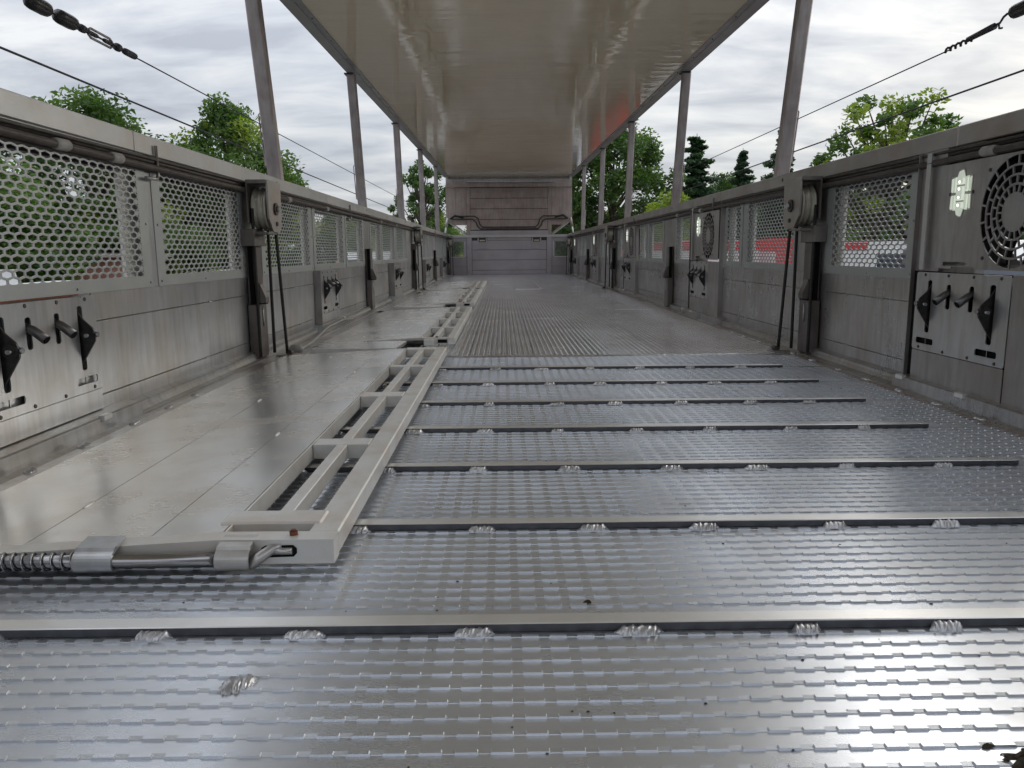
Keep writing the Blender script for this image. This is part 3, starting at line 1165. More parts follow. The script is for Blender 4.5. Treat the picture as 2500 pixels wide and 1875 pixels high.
wall_l = side_wall(-1)
wall_r = side_wall(1)
for (a, b_) in ((.2, 1.1), (1.102, 2.1), (2.102, 3.36)):
    m = MB()
    m.prism([(-1.1425, .001), (-1.0885, .001), (-1.0885, .010), (-1.10, .013), (-1.1425, .0085)], 'y', a, b_)
    m.build('hinge_strip', 'wall', wall_l)

# brown strip: grime plus painted corner shade between right wall and deck
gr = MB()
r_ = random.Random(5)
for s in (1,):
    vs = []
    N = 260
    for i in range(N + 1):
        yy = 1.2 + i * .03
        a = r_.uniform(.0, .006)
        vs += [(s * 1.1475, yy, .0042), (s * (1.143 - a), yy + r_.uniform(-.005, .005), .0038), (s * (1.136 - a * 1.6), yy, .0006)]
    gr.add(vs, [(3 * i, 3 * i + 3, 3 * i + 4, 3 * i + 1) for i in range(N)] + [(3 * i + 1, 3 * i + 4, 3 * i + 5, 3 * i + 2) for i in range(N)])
tag(gr.build('grime_shade_line', 'flap'), 'brown grime and painted corner shade along the foot of the right wall', kind='stuff')

# lever boxes and fan cabinets
for k in range(5):
    y = (1.597, 4.53, 7.50, 10.58, 13.58)[k]
    x = (1.2145, 1.188, 1.172, 1.172, 1.172)[k]
    c = thing('lever_cabinet', f'plain grey metal cabinet carrying the {ORD[k]} lever box on the left wall', 'cabinet', group='grey cabinets along the left wall')
    m = MB()
    if k == 0:
        m.box(-1.2165, -1.2255, y, y + .47, .052, .107, .001)
        m.build('lower_panel', 'wall', c)
        m = MB()
        m.box(-1.217, -1.224, y - .01, y + .47, .1075, .112)
        m.build('rust_strip', 'rust', c)
        m = MB()
        m.box(-1.2185, -1.2245, y, y + .40, .357, .361)
        m.build('rust_strip', 'rust', c)
    else:
        m.box(-x - .0 + .0005, -x - .004, y - .001, y + .475, .0, .107)
        m.build('lower_panel', 'wall', c)
        m = MB()
        m.box(-x, -1.2275, y - .0105, y - .002, .0, .358, .001)
        m.box(-x, -1.2275, y + .476, y + .48, .0, .358)
        m.box(-x, -1.2275, y - .002, y + .476, .3545, .359)
        m.build('side_panel', 'wall_dark', c)
    lever_box(-1, y, .1085, x, f'{ORD[k]} lever box from the camera on the left wall, four levers', 'lever boxes on the side walls')

for k in range(5):
    y0 = 1.765 + 3.055 * k
    x = 1.2 if k else 1.2145
    x = 1.197
    c = thing('fan_cabinet', f'tall dull metal cabinet with the {ORD[k]} fan and lever box of the right wall', 'cabinet', group='tall fan cabinets along the right wall')
    m = MB()
    m.box(x - .001, 1.2275, y0, y0 + .004, .0, .757)
    m.build('side_panel', 'wall_dark', c)
    m = MB()
    m.box(x - .001, 1.2275, y0 + .776, y0 + .780, .0, .757)
    m.build('side_panel', 'wall_dark', c)
    m = MB()
    m.box(x + .012, 1.2275, y0 + .64, y0 + .7755, .39, .757)
    m.build('pier', 'wall_dark', c)
    m = MB()
    m.box(x, x + .004, y0 + .0045, y0 + .262, .045, .388)
    m.build('blank_panel', 'wall_dark', c)
    m = MB()
    m.box(x, x + .004, y0 + .269, y0 + .735, .045, .1385, .001)
    m.build('lower_panel', 'wall_dark', c)
    m = MB()
    m.box(x + .012, x + .02, y0 + .255, y0 + .776, .03, .388)
    m.build('inner_recess', 'black', c)
    m = MB()
    m.box(x - .004, x, y0 + .70, y0 + .725, .395, .75)
    m.build('edge_strip', 'rail', c)
    lb = lever_box(1, y0 + .267, .1405, x, f'{ORD[k]} lever box from the camera on the right wall, below a fan', 'lever boxes on the side walls')
    if _first_fan[0]:
        f = fan_proto; _first_fan[0] = False
    else:
        f = copy_tree(fan_proto)
    f.location = (x, y0 + .04, .400)
    tag(f, f'{ORD[k]} round ventilation fan from the camera, in the right wall', 'fan', 'ventilation fans in the right wall')
    if _first_lamp[0]:
        l = lamp_proto; _first_lamp[0] = False
    else:
        l = copy_tree(lamp_proto)
    l.location = (x - .001, y0 + .53, .617)
    tag(l, f'{ORD[k]} small faceted lamp from the camera, beside a fan on the right wall', 'lamp', 'faceted lamps beside the fans')

for s in (-1, 1):
    for k, dy in enumerate((0.0, 6.08, 11.95)):
        pulley_station(s, dy, k)
    for k, y in enumerate((6.2, 12.3)):
        side = 'left' if s < 0 else 'right'
        root = thing('latch_post', f'{["slim dark latch post without a pulley", "far slim dark latch post without a pulley"][k]} on the {side} wall', 'post', group='latch posts on the side walls')
        latch_column(root, s, y, False)

# ------------------------------------------------------------------ floor gates
def gate(y0, y1, cols, rows, label, left=-1.078, lipside=None, first=False):
    g = thing('folding_gate', label, 'gate', (0, 0, 0), group='folding gates lying flat on the deck')
    hl, ml, mr, hr, outer = cols
    zt = .052

    def zz(x):
        return .024 + (x - left) / (hl - left) * (zt - .024)
    # sloping planks
    xs = [left, -.85, -.662, hl - .004] if first else [left + .02, -.86, -.68, hl - .004]
    for a, b_ in zip(xs, xs[1:]):
        a2, b2 = a + .0008, b_ - .0008
        m = MB()
        m.prism([(a2, zz(a2) - .012), (b2, zz(b2) - .012), (b2, zz(b2)), (a2, zz(a2))], 'y', y0 + (.036 if first else .02), y1 - .03)
        m.build('gate_plank', 'gate', g)
    # frame tubes
    m = MB(); m.box(hr, outer, y0 + (.035 if first else 0), y1, .018, zt, .0025); m.build('outer_rail', 'gate_rail', g)
    m = MB(); m.box(hl - .003, hl, y0 + .01, y1, .018, zt + .0005, .001); m.build('inner_rail', 'gate_rail', g)
    m = MB(); m.box(ml, mr, rows[0][1] , y1 - .02, .020, zt - .001, .0015); m.build('middle_rail', 'gate_rail', g)
    for (a, b_) in rows[1:]:
        m = MB(); m.box(hl + .0005, hr - .0005, a, b_, .019, zt - .0005, .0015); m.build('cross_rail', 'gate_rail', g)
    a, b_ = rows[0]
    if first:
        m = MB(); m.box(hl - .02, hr + .012, a, b_, .03, zt + .003, .003); m.build('cross_rail', 'gate_rail', g)
        m = MB()
        m.prism([(left, zz(left) + .0008 - .012), (left, zz(left) + .0008), (hl, zt + .0015), (outer, zt + .0008), (outer, .0165), (-.515, .0165), (-.53, .036)], 'y', y0, y0 + .034)
        m.build('front_rail', 'gate_rail', g)
    else:
        m = MB(); m.box(hl + .0005, hr - .0005, a, b_, .019, zt - .0005, .0015); m.build('cross_rail', 'gate_rail', g)
        m = MB()
        m.prism([(left + .02, zz(left + .02) - .016), (left + .02, zz(left) + .0015), (hl, zt + .0012), (hl, .030)], 'y', y0, y0 + .019)
        m.build('front_rail', 'gate_rail', g)
    for i in range(5):
        yy = y0 + .2 + i * (y1 - y0 - .4) / 4
        for q in (-.85, -.662):
            if i % 2 == (q > -.7):
                m = MB()
                m.tube([(q, yy, zz(q) - .001), (q, yy + .006, zz(q)), (q, yy + .03, zz(q)), (q, yy + .036, zz(q) - .001)], [.002, .0032, .0032, .002], 8)
                m.build('seam_weld', 'gate_rail', g)
    return g


rows1 = [(1.135, 1.192), (1.633, 1.689), (2.202, 2.272), (2.784, 2.833), (3.285, 3.36)]
g1 = gate(1.066, 3.36, (-.551, -.499, -.476, -.429, -.384), rows1, 'nearest gate flat on the deck, with long slots and a sprung bolt', -1.078, first=True)
# latch gear on the front of gate 1
m = MB(); m.cyl((-1.2 + .1, 1.050, .030), (-.52, 1.050, .030), .0095, 20); m.build('latch_rod', 'chrome', g1)
m = MB()
pts = []
n = 16 * 26
for i in range(n):
    a = 6.2832 * i / 16
    pts.append((-1.10 + .36 * i / n, 1.050 + .0125 * math.cos(a), .030 + .0125 * math.sin(a)))
m.tube(pts, .0016, 6); m.build('latch_spring', 'chrome', g1)
for (a, b_) in ((-.745, -.690), (-.546, -.498)):
    m = MB()
    P = []
    for k in range(13):
        t = R(180 + 15 * k - 90)
        P.append((1.050 - .0155 * math.cos(t - R(90)) * 1.0, .030 + .0155 * math.sin(t - R(90))))
    out = [(1.05 + .0155 * math.cos(R(t)), .030 + .0155 * math.sin(R(t))) for t in range(100, 281, 15)]
    inn = [(1.05 + .0115 * math.cos(R(t)), .030 + .0115 * math.sin(R(t))) for t in range(280, 99, -15)]
    m.prism([(1.085, .0545), (1.05, .0500)] + out + [(1.066, .0145), (1.066, .0185)] + inn + [(1.062, .046), (1.085, .0505)], 'x', a, b_)
    m.build('latch_bracket', 'wall', g1)
m = MB(); m.tube([(-.50, 1.048, .022), (-.487, 1.052, .032), (-.472, 1.066, .040), (-.46, 1.07, .041)], [.0085, .0085, .0075, .007], 12); m.build('latch_pin', 'wall', g1)
m = MB(); m.prism([(p[0], p[1]) for p in [(-.488, .030), (-.482, .0265), (-.442, .0275), (-.437, .033), (-.437, .040), (-.442, .045), (-.482, .0445), (-.488, .041)]], 'y', 1.0652, 1.0658)
m.build('latch_slot', 'black', g1)
m = MB(); m.cyl((-.478, 1.0645, .0365), (-.443, 1.0645, .0365), .0052, 10); m.build('latch_pin', 'wall', g1)
m = MB(); m.cyl((-.446, 1.086, .052), (-.446, 1.086, .0585), .0062, 8); m.cyl((-.446, 1.086, .0585), (-.446, 1.086, .061), .004, 6); m.build('bolt', 'rust', g1)

lab = ['second gate from the camera, flat on the deck with eight square openings',
       'third gate from the camera, lying flat on the deck', 'farthest small gate lying flat on the deck near the end wall']
for k, (y0, y1) in enumerate(((3.74, 5.88), (6.36, 8.80), (9.15, 11.25))):
    L = y1 - y0
    rws = [(y0 + .0, y0 + .035)] + [(y0 + L * q - .025, y0 + L * q + .025) for q in (.25, .5, .75)] + [(y1 - .05, y1)]
    g = gate(y0, y1, (-.532, -.482, -.460, -.408, -.372), rws, lab[k], -1.05)
    m = MB(); m.cyl((-.61, y0 - .02, .030), (-.52, y0 - .02, .030), .012, 14); m.build('latch_rod', 'lever', g)
    m = MB(); m.box(-.52, -.47, y0 - .034, y0 - .001, .016, .046, .003); m.build('latch_bracket', 'gate_rail', g)
    m = MB(); m.box(-.455, -.41, y0 - .002, y0 - .0005, .026, .043); m.build('latch_slot', 'black', g)
    m = MB(); m.cyl((-.46, y0 + .012, .052), (-.46, y0 + .012, .0575), .006, 8); m.build('bolt', 'lever', g)
    lp = thing('hinge_plate', f'smooth pale plate on the deck in front of the {ORD[k + 1]} gate from the camera', 'plate', group='pale plates between the floor gates')
    ly0 = y0 - .31
    m = MB(); m.prism([(-.985, ly0), (-.615, ly0), (-.60, y0 - .022), (-.975, y0 - .022)], 'z', .026, .040); m.build('plate_sheet', 'gate', lp)
    for q in (-.80, -.785, -.77):
        m = MB(); m.cyl((q, y0 - .045, .0402), (q, y0 - .045, .0415), .004, 8); m.build('rivet', 'black', lp)
    m = MB(); m.box(-.985, -.615, ly0 - .006, ly0 - .001, .002, .04); m.build('plate_edge', 'gate_rail', lp)
    dl = MB()
    r_ = random.Random(30 + k)
    vs = []
    for i in range(40):
        xx = -1.12 + .0135 * i
        vs += [(xx, ly0 - .014 + r_.uniform(-.006, .004), .001), (xx, ly0 - .007, .006 + r_.uniform(0, .01) * (i < 14)), (xx, ly0 + .02 + r_.uniform(0, .03) * (i < 14), .001)]
    dl.add(vs, [(3 * i, 3 * i + 3, 3 * i + 4, 3 * i + 1) for i in range(39)] + [(3 * i + 1, 3 * i + 4, 3 * i + 5, 3 * i + 2) for i in range(39)])
    tag(dl.build('muck_line', 'dirt'), f'line of brown muck before the {ORD[k + 1]} gate from the camera', kind='stuff')

hs = MB()
hs.tube([(-1.11, 3.60, .014), (-1.085, 3.66, .018), (-1.075, 3.8, .03), (-1.10, 4.1, .04), (-1.135, 4.45, .045), (-1.15, 4.9, .043), (-1.158, 5.3, .02)], .008, 10)
tag(hs.build('grey_hose', 'hose'), 'thin grey hose curving along the foot of the left wall', 'hose')
kn = MB()
kn.tube([(-1.135, 3.60, .012), (-1.12, 3.60, .018), (-1.085, 3.60, .018), (-1.07, 3.60, .012)], [.012, .022, .022, .012], 14)
tag(kn.build('hose_roller', 'hose'), 'small dirty roller at the near end of the grey hose', 'roller')

# ------------------------------------------------------------------ end wall
EY = 16.1
ew = thing('end_wall', 'far end wall of the trailer with a plank door and two mesh windows', 'wall')
def ebox(nm, mat, x0, x1, z0, z1, y0=EY, y1=EY + .04, b=.0015):
    m = MB(); m.box(x0, x1, y0, y1, z0, z1, b); return m.build(nm, mat, ew)
ebox('top_rail', 'rail', -1.213, 1.213, .748, .80, EY - .03, EY + .05)
zs = [0, .087, .294, .499, .690]
for a, b_ in zip(zs, zs[1:]):
    ebox('wall_plank', 'endwall', -.762, .762, a + .003, b_ - .003)
ebox('wall_plank', 'endwall', -.45, .45, .693, .746)
for s in (-1, 1):
    ebox('door_post', 'endwall', s * .766, s * .868, 0, .747, EY - .02, EY + .04)
    ebox('wall_plank', 'endwall', s * .872, s * 1.224, 0, .16)
    ebox('wall_plank', 'endwall', s * .872, s * 1.224, .163, .355)
    ebox('window_frame', 'endwall', s * .872, s * .915, .358, .747)
    ebox('window_frame', 'endwall', s * 1.205, s * 1.224, .358, .747)
    ebox('window_frame', 'endwall', s * .917, s * 1.203, .672, .747)
    ebox('window_edge', 'white', s * .905, s * .913, .362, .668, EY - .006, EY - .001)
    ebox('window_edge', 'white', s * .917, s * 1.203, .350, .358, EY - .006, EY - .001)
    me = perf_mesh(.30, .357, .675, border=(.006, .006, .006, .006))
    o = link('mesh_panel', me, ew, (s * 1.06 - .15, EY + .02, 0), (0, 0, R(-90)))
    ebox('dark_gap', 'dark', s * .47, s * .76, .694, .746, EY + .01, EY + .03)
m = MB(); m.box(-.875, .875, EY + .042, EY + .06, -.03, .76); m.box(-1.225, 1.225, EY + .042, EY + .06, -.03, .36); m.build('backing_sheet', 'dark', ew)
for sx in (-.552, .555):
    l = thing('door_lamp', f'boxy framed lamp high on the end wall, {"left" if sx < 0 else "right"} one of two', 'lamp', (sx, EY, 0), group='framed lamps on the end wall')
    m = MB()
    for (x0, x1, z0, z1) in ((-.095, -.072, .53, .74), (.072, .095, .53, .74), (-.072, .072, .53, .552)):
        m.box(x0, x1, -.02, -.002, z0, z1)
    m.build('frame', 'endwall', l)
    m = MB(); m.box(-.071, .071, -.012, -.003, .66, .74); m.build('housing', 'dark', l)
    m = MB(); m.box(-.055, .055, -.02, -.013, .672, .70); m.build('lens', 'pulley', l)

# ------------------------------------------------------------------ roof
def rz(y):
    return 1.702 + .0142 * y
RY0, RY1 = -1.2, 16.0
roof = thing('lifting_roof', 'raised flat trailer roof with glossy cream underside on metal posts', 'roof')
def slab(nm, mat, x0, x1, dz0, dz1, y0=RY0, y1=RY1):
    m = MB()
    vs = [(x, y, rz(y) + dz) for y in (y0, y1) for dz in (dz0, dz1) for x in (x0, x1)]
    m.add(vs, [(0, 1, 3, 2), (4, 6, 7, 5), (0, 4, 5, 1), (2, 3, 7, 6), (0, 2, 6, 4), (1, 5, 7, 3)])
    return m.build(nm, mat, roof)
slab('ceiling_sheet', 'ceiling', -1.222, 1.222, .012, .04)
for s in (-1, 1):
    slab('side_rail', 'rail', s * 1.224, s * 1.292, 0, .09)
    slab('edge_strip', 'wall', s * 1.190, s * 1.2235, .004, .0115)
slab('end_beam', 'wall_dark', -1.22, 1.22, -.03, .09, RY1 + .002, RY1 + .05)
for s in (-1, 1):
    for i in range(26):
        yy = 2.2 + i * .5
        m = MB(); m.cyl((s * 1.207, yy, rz(yy) + .0005), (s * 1.207, yy, rz(yy) + .006), .0045, 8); 
        if i < 12: m.build('rivet', 'dark', roof)

# roof posts
PB = [3.96, 6.36, 8.80, 11.22, 13.68]
PT = [3.80, 6.17, 8.68, 11.13, 13.65]
for s in (-1, 1):
    side = 'left' if s < 0 else 'right'
    for k in range(5):
        p = thing('roof_post', f'{ORD[k]} roof post from the camera standing on the {side} top rail', 'post', group='posts carrying the raised roof')
        b0, t0 = Vector((s * 1.252, PB[k], .8165)), Vector((s * (1.268 if k else 1.278), PT[k], rz(PT[k]) + .002))
        hx, hy = .032, .03
        m = MB()
        vs = []
        for q in (b0, t0):
            c_ = .006
            for (dx, dy) in ((-hx, -hy + c_), (-hx + c_, -hy), (hx - c_, -hy), (hx, -hy + c_), (hx, hy - c_), (hx - c_, hy), (-hx + c_, hy), (-hx, hy - c_)):
                vs.append((q.x + dx, q.y + dy, q.z))
        m.add(vs, [tuple(range(8))[::-1], tuple(range(8, 16))] + [(i, (i + 1) % 8, 8 + (i + 1) % 8, 8 + i) for i in range(8)])
        m.build('post_tube', 'post', p)
        m = MB()
        for zz_ in (.98, 1.10):
            pass
        a = b0.lerp(t0, .06); b2 = b0.lerp(t0, .33)
        o_ = s * (hx + .004)
        m.tube([(a.x + o_, a.y, a.z), (a.x + o_ + s * .008, a.y, a.z + .01), (b2.x + o_ + s * .008, b2.y, b2.z - .01), (b2.x + o_, b2.y, b2.z)], .0035, 6)
        m.box(min(a.x + o_, b2.x + o_) - .002, max(a.x + o_, b2.x + o_) + .002, a.y - .012, a.y + .012, a.z + .01, b2.z - .02)
        m.build('cable_guide', 'post', p)
        m = MB()
        m.box(t0.x - .045, t0.x + .02, t0.y - .045, t0.y + .045, t0.z - .012, t0.z - .0025)
        m.build('top_bracket', 'dark', p)

# side wires
def wire(pts, r_, label):
    m = MB(); m.tube(pts, r_, 6); return tag(m.build('fence_wire', 'wire'), label, 'wire', 'wires strung along the roof posts')
def sag(y0, y1, x, z0, z1, amp=.006, n=24):
    out = []
    for i in range(n + 1):
        t = i / n
        out.append((x, y0 + (y1 - y0) * t, z0 + (z1 - z0) * t - amp * math.sin(t * math.pi)))
    return out
wire(sag(-.6, 15.9, -1.305, .948, .90), .0030, 'lower wire strung along the left row of roof posts')
wire(sag(2.64, 15.9, -1.305, 1.080, 1.07), .0022, 'upper wire strung along the left row of roof posts')
wire(sag(-.6, 15.9, 1.305, .955, .90), .0030, 'lower wire strung along the right row of roof posts')
wire(sag(2.62, 15.9, 1.305, 1.088, 1.08), .0022, 'upper wire strung along the right row of roof posts')

tb = thing('wire_tensioner', 'turnbuckle with two dark oval insulators on the upper left wire', 'turnbuckle')
X = -1.305
def ovoid(name, y0, y1, r_, parent, x=X, z=1.082, mat='lever', flat=1.0):
    m = MB()
    pts, rs = [], []
    for i in range(9):
        t = i / 8
        pts.append((x, y0 + (y1 - y0) * t, z)); rs.append(max(.004, r_ * min(1, math.sqrt(max(0, 1 - (2 * t - 1) ** 4)) + .12)))
    m.tube(pts, rs, 12)
    return m.build(name, mat, parent)
m = MB(); m.tube([(X, 1.7, 1.08), (X, 2.58, 1.082)], .0028, 6); m.build('link_wire', 'wire', tb)
ovoid('insulator', 2.06, 2.155, .019, tb)
ovoid('insulator', 2.185, 2.28, .019, tb)
ovoid('shackle', 2.30, 2.33, .011, tb, mat='wire')
for dz in (-.013, .013):
    m = MB(); m.tube([(X, 2.345, 1.082 + dz * .4), (X, 2.36, 1.082 + dz), (X, 2.47, 1.082 + dz), (X, 2.485, 1.082 + dz * .4)], .0038, 8); m.build('turnbuckle_side', 'wall_dark', tb)
ovoid('threaded_end', 2.335, 2.40, .0065, tb, mat='lever')
ovoid('threaded_end', 2.43, 2.50, .0065, tb, mat='lever')
ovoid('pin', 2.505, 2.53, .012, tb, mat='wire')
ovoid('wire_clamp', 2.55, 2.64, .0105, tb, mat='wire')
tb2 = thing('wire_tensioner', 'twisted wire end hooked to a dark insulator on the upper right wire', 'wire end')
X2 = 1.305
m = MB(); m.tube([(X2, 2.39, 1.098), (X2, 2.52, 1.094)], [.010, .008], 8); m.build('wire_loop', 'wire', tb2)
m = MB()
m.tube([(X2 + .004 * math.cos(i * .9), 2.48 + .16 * i / 40, 1.091 + .006 * math.sin(i * .9)) for i in range(41)], .004, 6); m.build('wire_twist', 'wire', tb2)
m = MB(); m.tube([(X2, 2.40, 1.10), (X2, 2.365, 1.10), (X2, 2.35, 1.112), (X2, 2.335, 1.116), (X2, 2.30, 1.112)], .0035, 6); m.build('hook', 'wire', tb2)
m = MB(); m.tube([(X2, 2.37, 1.10), (X2, 2.365, 1.085), (X2, 2.352, 1.083)], .003, 6); m.build('hook', 'wire', tb2)
ovoid('insulator', 2.22, 2.315, .019, tb2, x=X2, z=1.112)
m = MB(); m.tube([(X2, 1.7, 1.112), (X2, 2.23, 1.112)], .0028, 6); m.build('link_wire', 'wire', tb2)

# ------------------------------------------------------------------ end flap under the raised roof
FY = 16.18
fl = thing('end_flap', 'stained brown metal flap closing the far end under the raised roof', 'flap')
def fbox(nm, mat, x0, x1, z0, z1, y0=FY, y1=FY + .03, b=.0015):
    m = MB(); m.box(x0, x1, y0, y1, z0, z1, b); return m.build(nm, mat, fl)
zs = [.90, 1.110, 1.323, 1.533, 1.745]
for a, b_ in zip(zs, zs[1:]):
    fbox('flap_plank', 'flap', -.79, .79, a + .004, b_ - .004, FY + .004)
m = MB(); m.box(-.87, .87, FY + .031, FY + .045, .80, 1.8); m.box(-1.1, 1.1, FY + .031, FY + .045, 1.01, 1.8); m.build('backing_sheet', 'dark', fl)
fbox('header_beam', 'flap', -1.28, 1.28, 1.752, 1.835, FY - .03, FY + .03)
fbox('header_sheet', 'wall_dark', -1.28, 1.28, 1.838, 2.0, FY - .005, FY + .03)
fbox('header_bar', 'chrome', -.86, .90, 1.845, 1.862, FY - .04, FY - .02)
fbox('footer_beam', 'endwall', -.80, .80, .80, .888, FY - .03, FY + .02)
for s in (-1, 1):
    fbox('flap_stile', 'flap', s * .793, s * .868, .805, 1.749, FY - .005)
    m = MB()
    m.prism([(s * .871, .815), (s * 1.285, 1.11), (s * 1.285, 1.749), (s * 1.091, 1.749), (s * 1.091, 1.0), (s * .871, .84)], 'y', FY + .002, FY + .03)
    m.build('corner_panel', 'flap', fl)
    fbox('flap_panel', 'flap', s * .871, s * 1.088, 1.0, 1.749, FY - .0)
    m = MB()
    m.prism([(s * .90, .800), (s * 1.29, 1.085), (s * 1.29, 1.108), (s * .88, .812)], 'y', FY - .02, FY + .03)
    m.build('edge_trim', 'rail', fl)
for dz, dx in ((0, 0), (-.06, -.05)):
    m = MB()
    h1, h2 = 1.175 + dz, .955 + dz * .6
    P = [(-1.19, 1.13), (-1.12, h1), (-.70 + dx, h1), (-.63 + dx, h1 - .05), (-.60 + dx, h2 + .06), (-.54 + dx, h2), (.54 - dx, h2), (.60 - dx, h2 + .06), (.63 - dx, h1 - .05), (.70 - dx, h1), (1.12, h1), (1.19, 1.13)]
    m.tube([(p[0], FY - .045, p[1]) for p in P], .012, 8)
    m.build('hydraulic_hose', 'dark', fl)
for s in (-1, 1):
    m = MB(); m.tube([(s * .93, FY - .06, 1.15), (s * 1.1, FY - .06, 1.19), (s * 1.2, FY - .06, 1.12)], .02, 8); m.build('hydraulic_hose', 'rope', fl)
    ra = thing('gas_ram', f'{"left" if s < 0 else "right"} ram between the end wall and the end flap', 'ram', group='rams holding the end flap')
    m = MB(); m.cyl((s * 1.245, FY - .07, 1.14), (s * 1.283, FY - .07, .96), .026, 12); m.build('cylinder', 'rail' if s < 0 else 'flap', ra)
    m = MB(); m.cyl((s * 1.283, FY - .07, .96), (s * 1.31, FY - .07, .82), .016, 12); m.build('piston_rod', 'white', ra)


# ------------------------------------------------------------------ trees
def leaf_mesh(name, centres, rad, n_per, size, mat, seed, squash=.8, droop=0.0):
    g = np.random.default_rng(seed)
    C = np.repeat(np.array(centres, float), n_per, axis=0)
    Rr = np.repeat(np.array(rad, float), n_per)
    N = len(C)
    d = g.normal(size=(N, 3))
    d /= np.linalg.norm(d, axis=1)[:, None]
    rr = g.random(N) ** .45
    P = C + d * (Rr * rr)[:, None] * np.array([1, 1, squash])
    s = size * g.uniform(.6, 1.3, N)
    a = g.normal(size=(N, 3)); a[:, 2] *= .5; a[:, 2] -= droop
    a /= np.linalg.norm(a, axis=1)[:, None]
    b = g.normal(size=(N, 3))
    b -= a * np.sum(a * b, 1)[:, None]
    b /= np.linalg.norm(b, axis=1)[:, None]
    v = np.empty((N, 4, 3))
    v[:, 0] = P - a * s[:, None]
    v[:, 1] = P + b * (s * .42)[:, None]
    v[:, 2] = P + a * s[:, None]
    v[:, 3] = P - b * (s * .42)[:, None]
    me = bpy.data.meshes.new(name)
    me.vertices.add(4 * N)
    me.vertices.foreach_set('co', v.reshape(-1))
    me.loops.add(4 * N)
    me.loops.foreach_set('vertex_index', np.arange(4 * N, dtype=np.int32))
    me.polygons.add(N)
    me.polygons.foreach_set('loop_start', np.arange(0, 4 * N, 4, dtype=np.int32))
    me.polygons.foreach_set('loop_total', np.full(N, 4, dtype=np.int32))
    for mm in (mat if isinstance(mat, list) else [mat]):
        me.materials.append(MT[mm])
    if isinstance(mat, list):
        cl = g.integers(0, len(mat), len(centres))
        me.polygons.foreach_set('material_index', np.repeat(cl, n_per).astype(np.int32))
    me.update(calc_edges=True)
    return me


def broadleaf(seed, H, Rc, mat, n_cl=70, n_per=230, size=.085, open_=0.0, low=.30, clr=.42):
    """returns trunk mesh and crown mesh, base at origin"""
    r_ = random.Random(seed)
    tb_ = MB()
    centres, rad = [], []
    hc = H * (1 + low) / 2
    rzv = H * (1 - low) / 2
    tb_.tube([(0, 0, 0), (.05, 0, H * .25), (-.04, .05, H * .5), (.03, 0, H * .85)], [H * .028, H * .02, H * .013, .015], 8)
    for i in range(n_cl):
        while True:
            u = Vector((r_.uniform(-1, 1), r_.uniform(-1, 1), r_.uniform(-1, 1)))
            if .15 < u.length < 1: break
        u = u.normalized() * (u.length ** .5)
        w = 1 - .25 * max(0, u.z)
        c = Vector((u.x * Rc * w * r_.uniform(.75, 1.1), u.y * Rc * w * r_.uniform(.75, 1.1), hc + u.z * rzv * r_.uniform(.8, 1.0)))
        centres.append(tuple(c)); rad.append(Rc * clr * r_.uniform(.45, .95) * (.75 if open_ else 1))
        if i % 3 == 0 or open_:
            st = Vector((0, 0, max(H * .2, c.z - Rc * r_.uniform(.5, .9))))
            mid = st.lerp(c, .5) + Vector((0, 0, -.08 * Rc))
            tb_.tube([tuple(st), tuple(mid), tuple(c)], [H * .009, H * .005, .008], 5, caps=False)
    return tb_.build('trunk', 'bark', mesh_only=True), leaf_mesh('crown', centres, rad, n_per, size, mat, seed)


def conifer(seed, H, Rc, n=70):
    r_ = random.Random(seed)
    tb_ = MB()
    tb_.tube([(0, 0, 0), (0, 0, H)], [H * .02, .01], 7)
    centres, rad = [], []
    for i in range(n):
        t = (i + r_.random()) / n
        z = H * (.12 + .86 * t)
        ln = Rc * (1 - t) ** .8 + .08
        a = i * 2.4 + r_.random(); ln *= r_.uniform(.45, 1.35)
        for q in (.35, .65, 1.0):
            centres.append((math.cos(a) * ln * q, math.sin(a) * ln * q, z - ln * q * .18 + r_.uniform(-.05, .05)))
            rad.append(.13 + ln * .28)
        tb_.tube([(0, 0, z), (math.cos(a) * ln, math.sin(a) * ln, z - ln * .18)], [.025, .008], 4, caps=False)
    return tb_.build('trunk', 'bark', mesh_only=True), leaf_mesh('crown', centres, rad, 120, .075, 'needle', seed, .5, .5)


T = {
    'round': broadleaf(1, 7.2, 2.7, ['leaf', 'leaf', 'leaf_dark'], 120, 270, .085, clr=.29),
    'round2': broadleaf(2, 7.2, 2.6, ['leaf', 'leaf_yellow', 'leaf', 'leaf_dark'], 120, 270, .085, clr=.29),
    'dark': broadleaf(3, 9.0, 3.3, ['leaf_dark', 'leaf_dark', 'leaf'], 130, 200, .11, clr=.27),
    'open': broadleaf(4, 6.8, 2.2, ['leaf', 'leaf_yellow', 'leaf'], 110, 105, .075, 1, .25, clr=.25),
    'yellow': broadleaf(5, 5.2, 1.5, ['leaf_yellow'], 50, 200, .08, clr=.36),
    'sparse': broadleaf(6, 7.4, 2.0, ['leaf_dark', 'leaf'], 80, 120, .10, 1, .3, clr=.28),
    'con': conifer(7, 8.0, 1.7),
}
GZ = -2.6


def tree(kind, x, y, top, sc_x=1.0, label='', group=None, name='broadleaf_tree', rot=0):
    tr_, cr_ = T[kind]
    H0 = {'round': 7.2, 'round2': 7.2, 'dark': 9.0, 'open': 6.8, 'yellow': 5.2, 'sparse': 7.4, 'con': 8.0}[kind]
    s = (top - GZ) / H0
    root = thing(name, label, 'tree', (x, y, GZ), R(rot), group)
    root.scale = (s * sc_x, s * sc_x, s)
    link('trunk', tr_, root)
    link('crown', cr_, root)
    return root


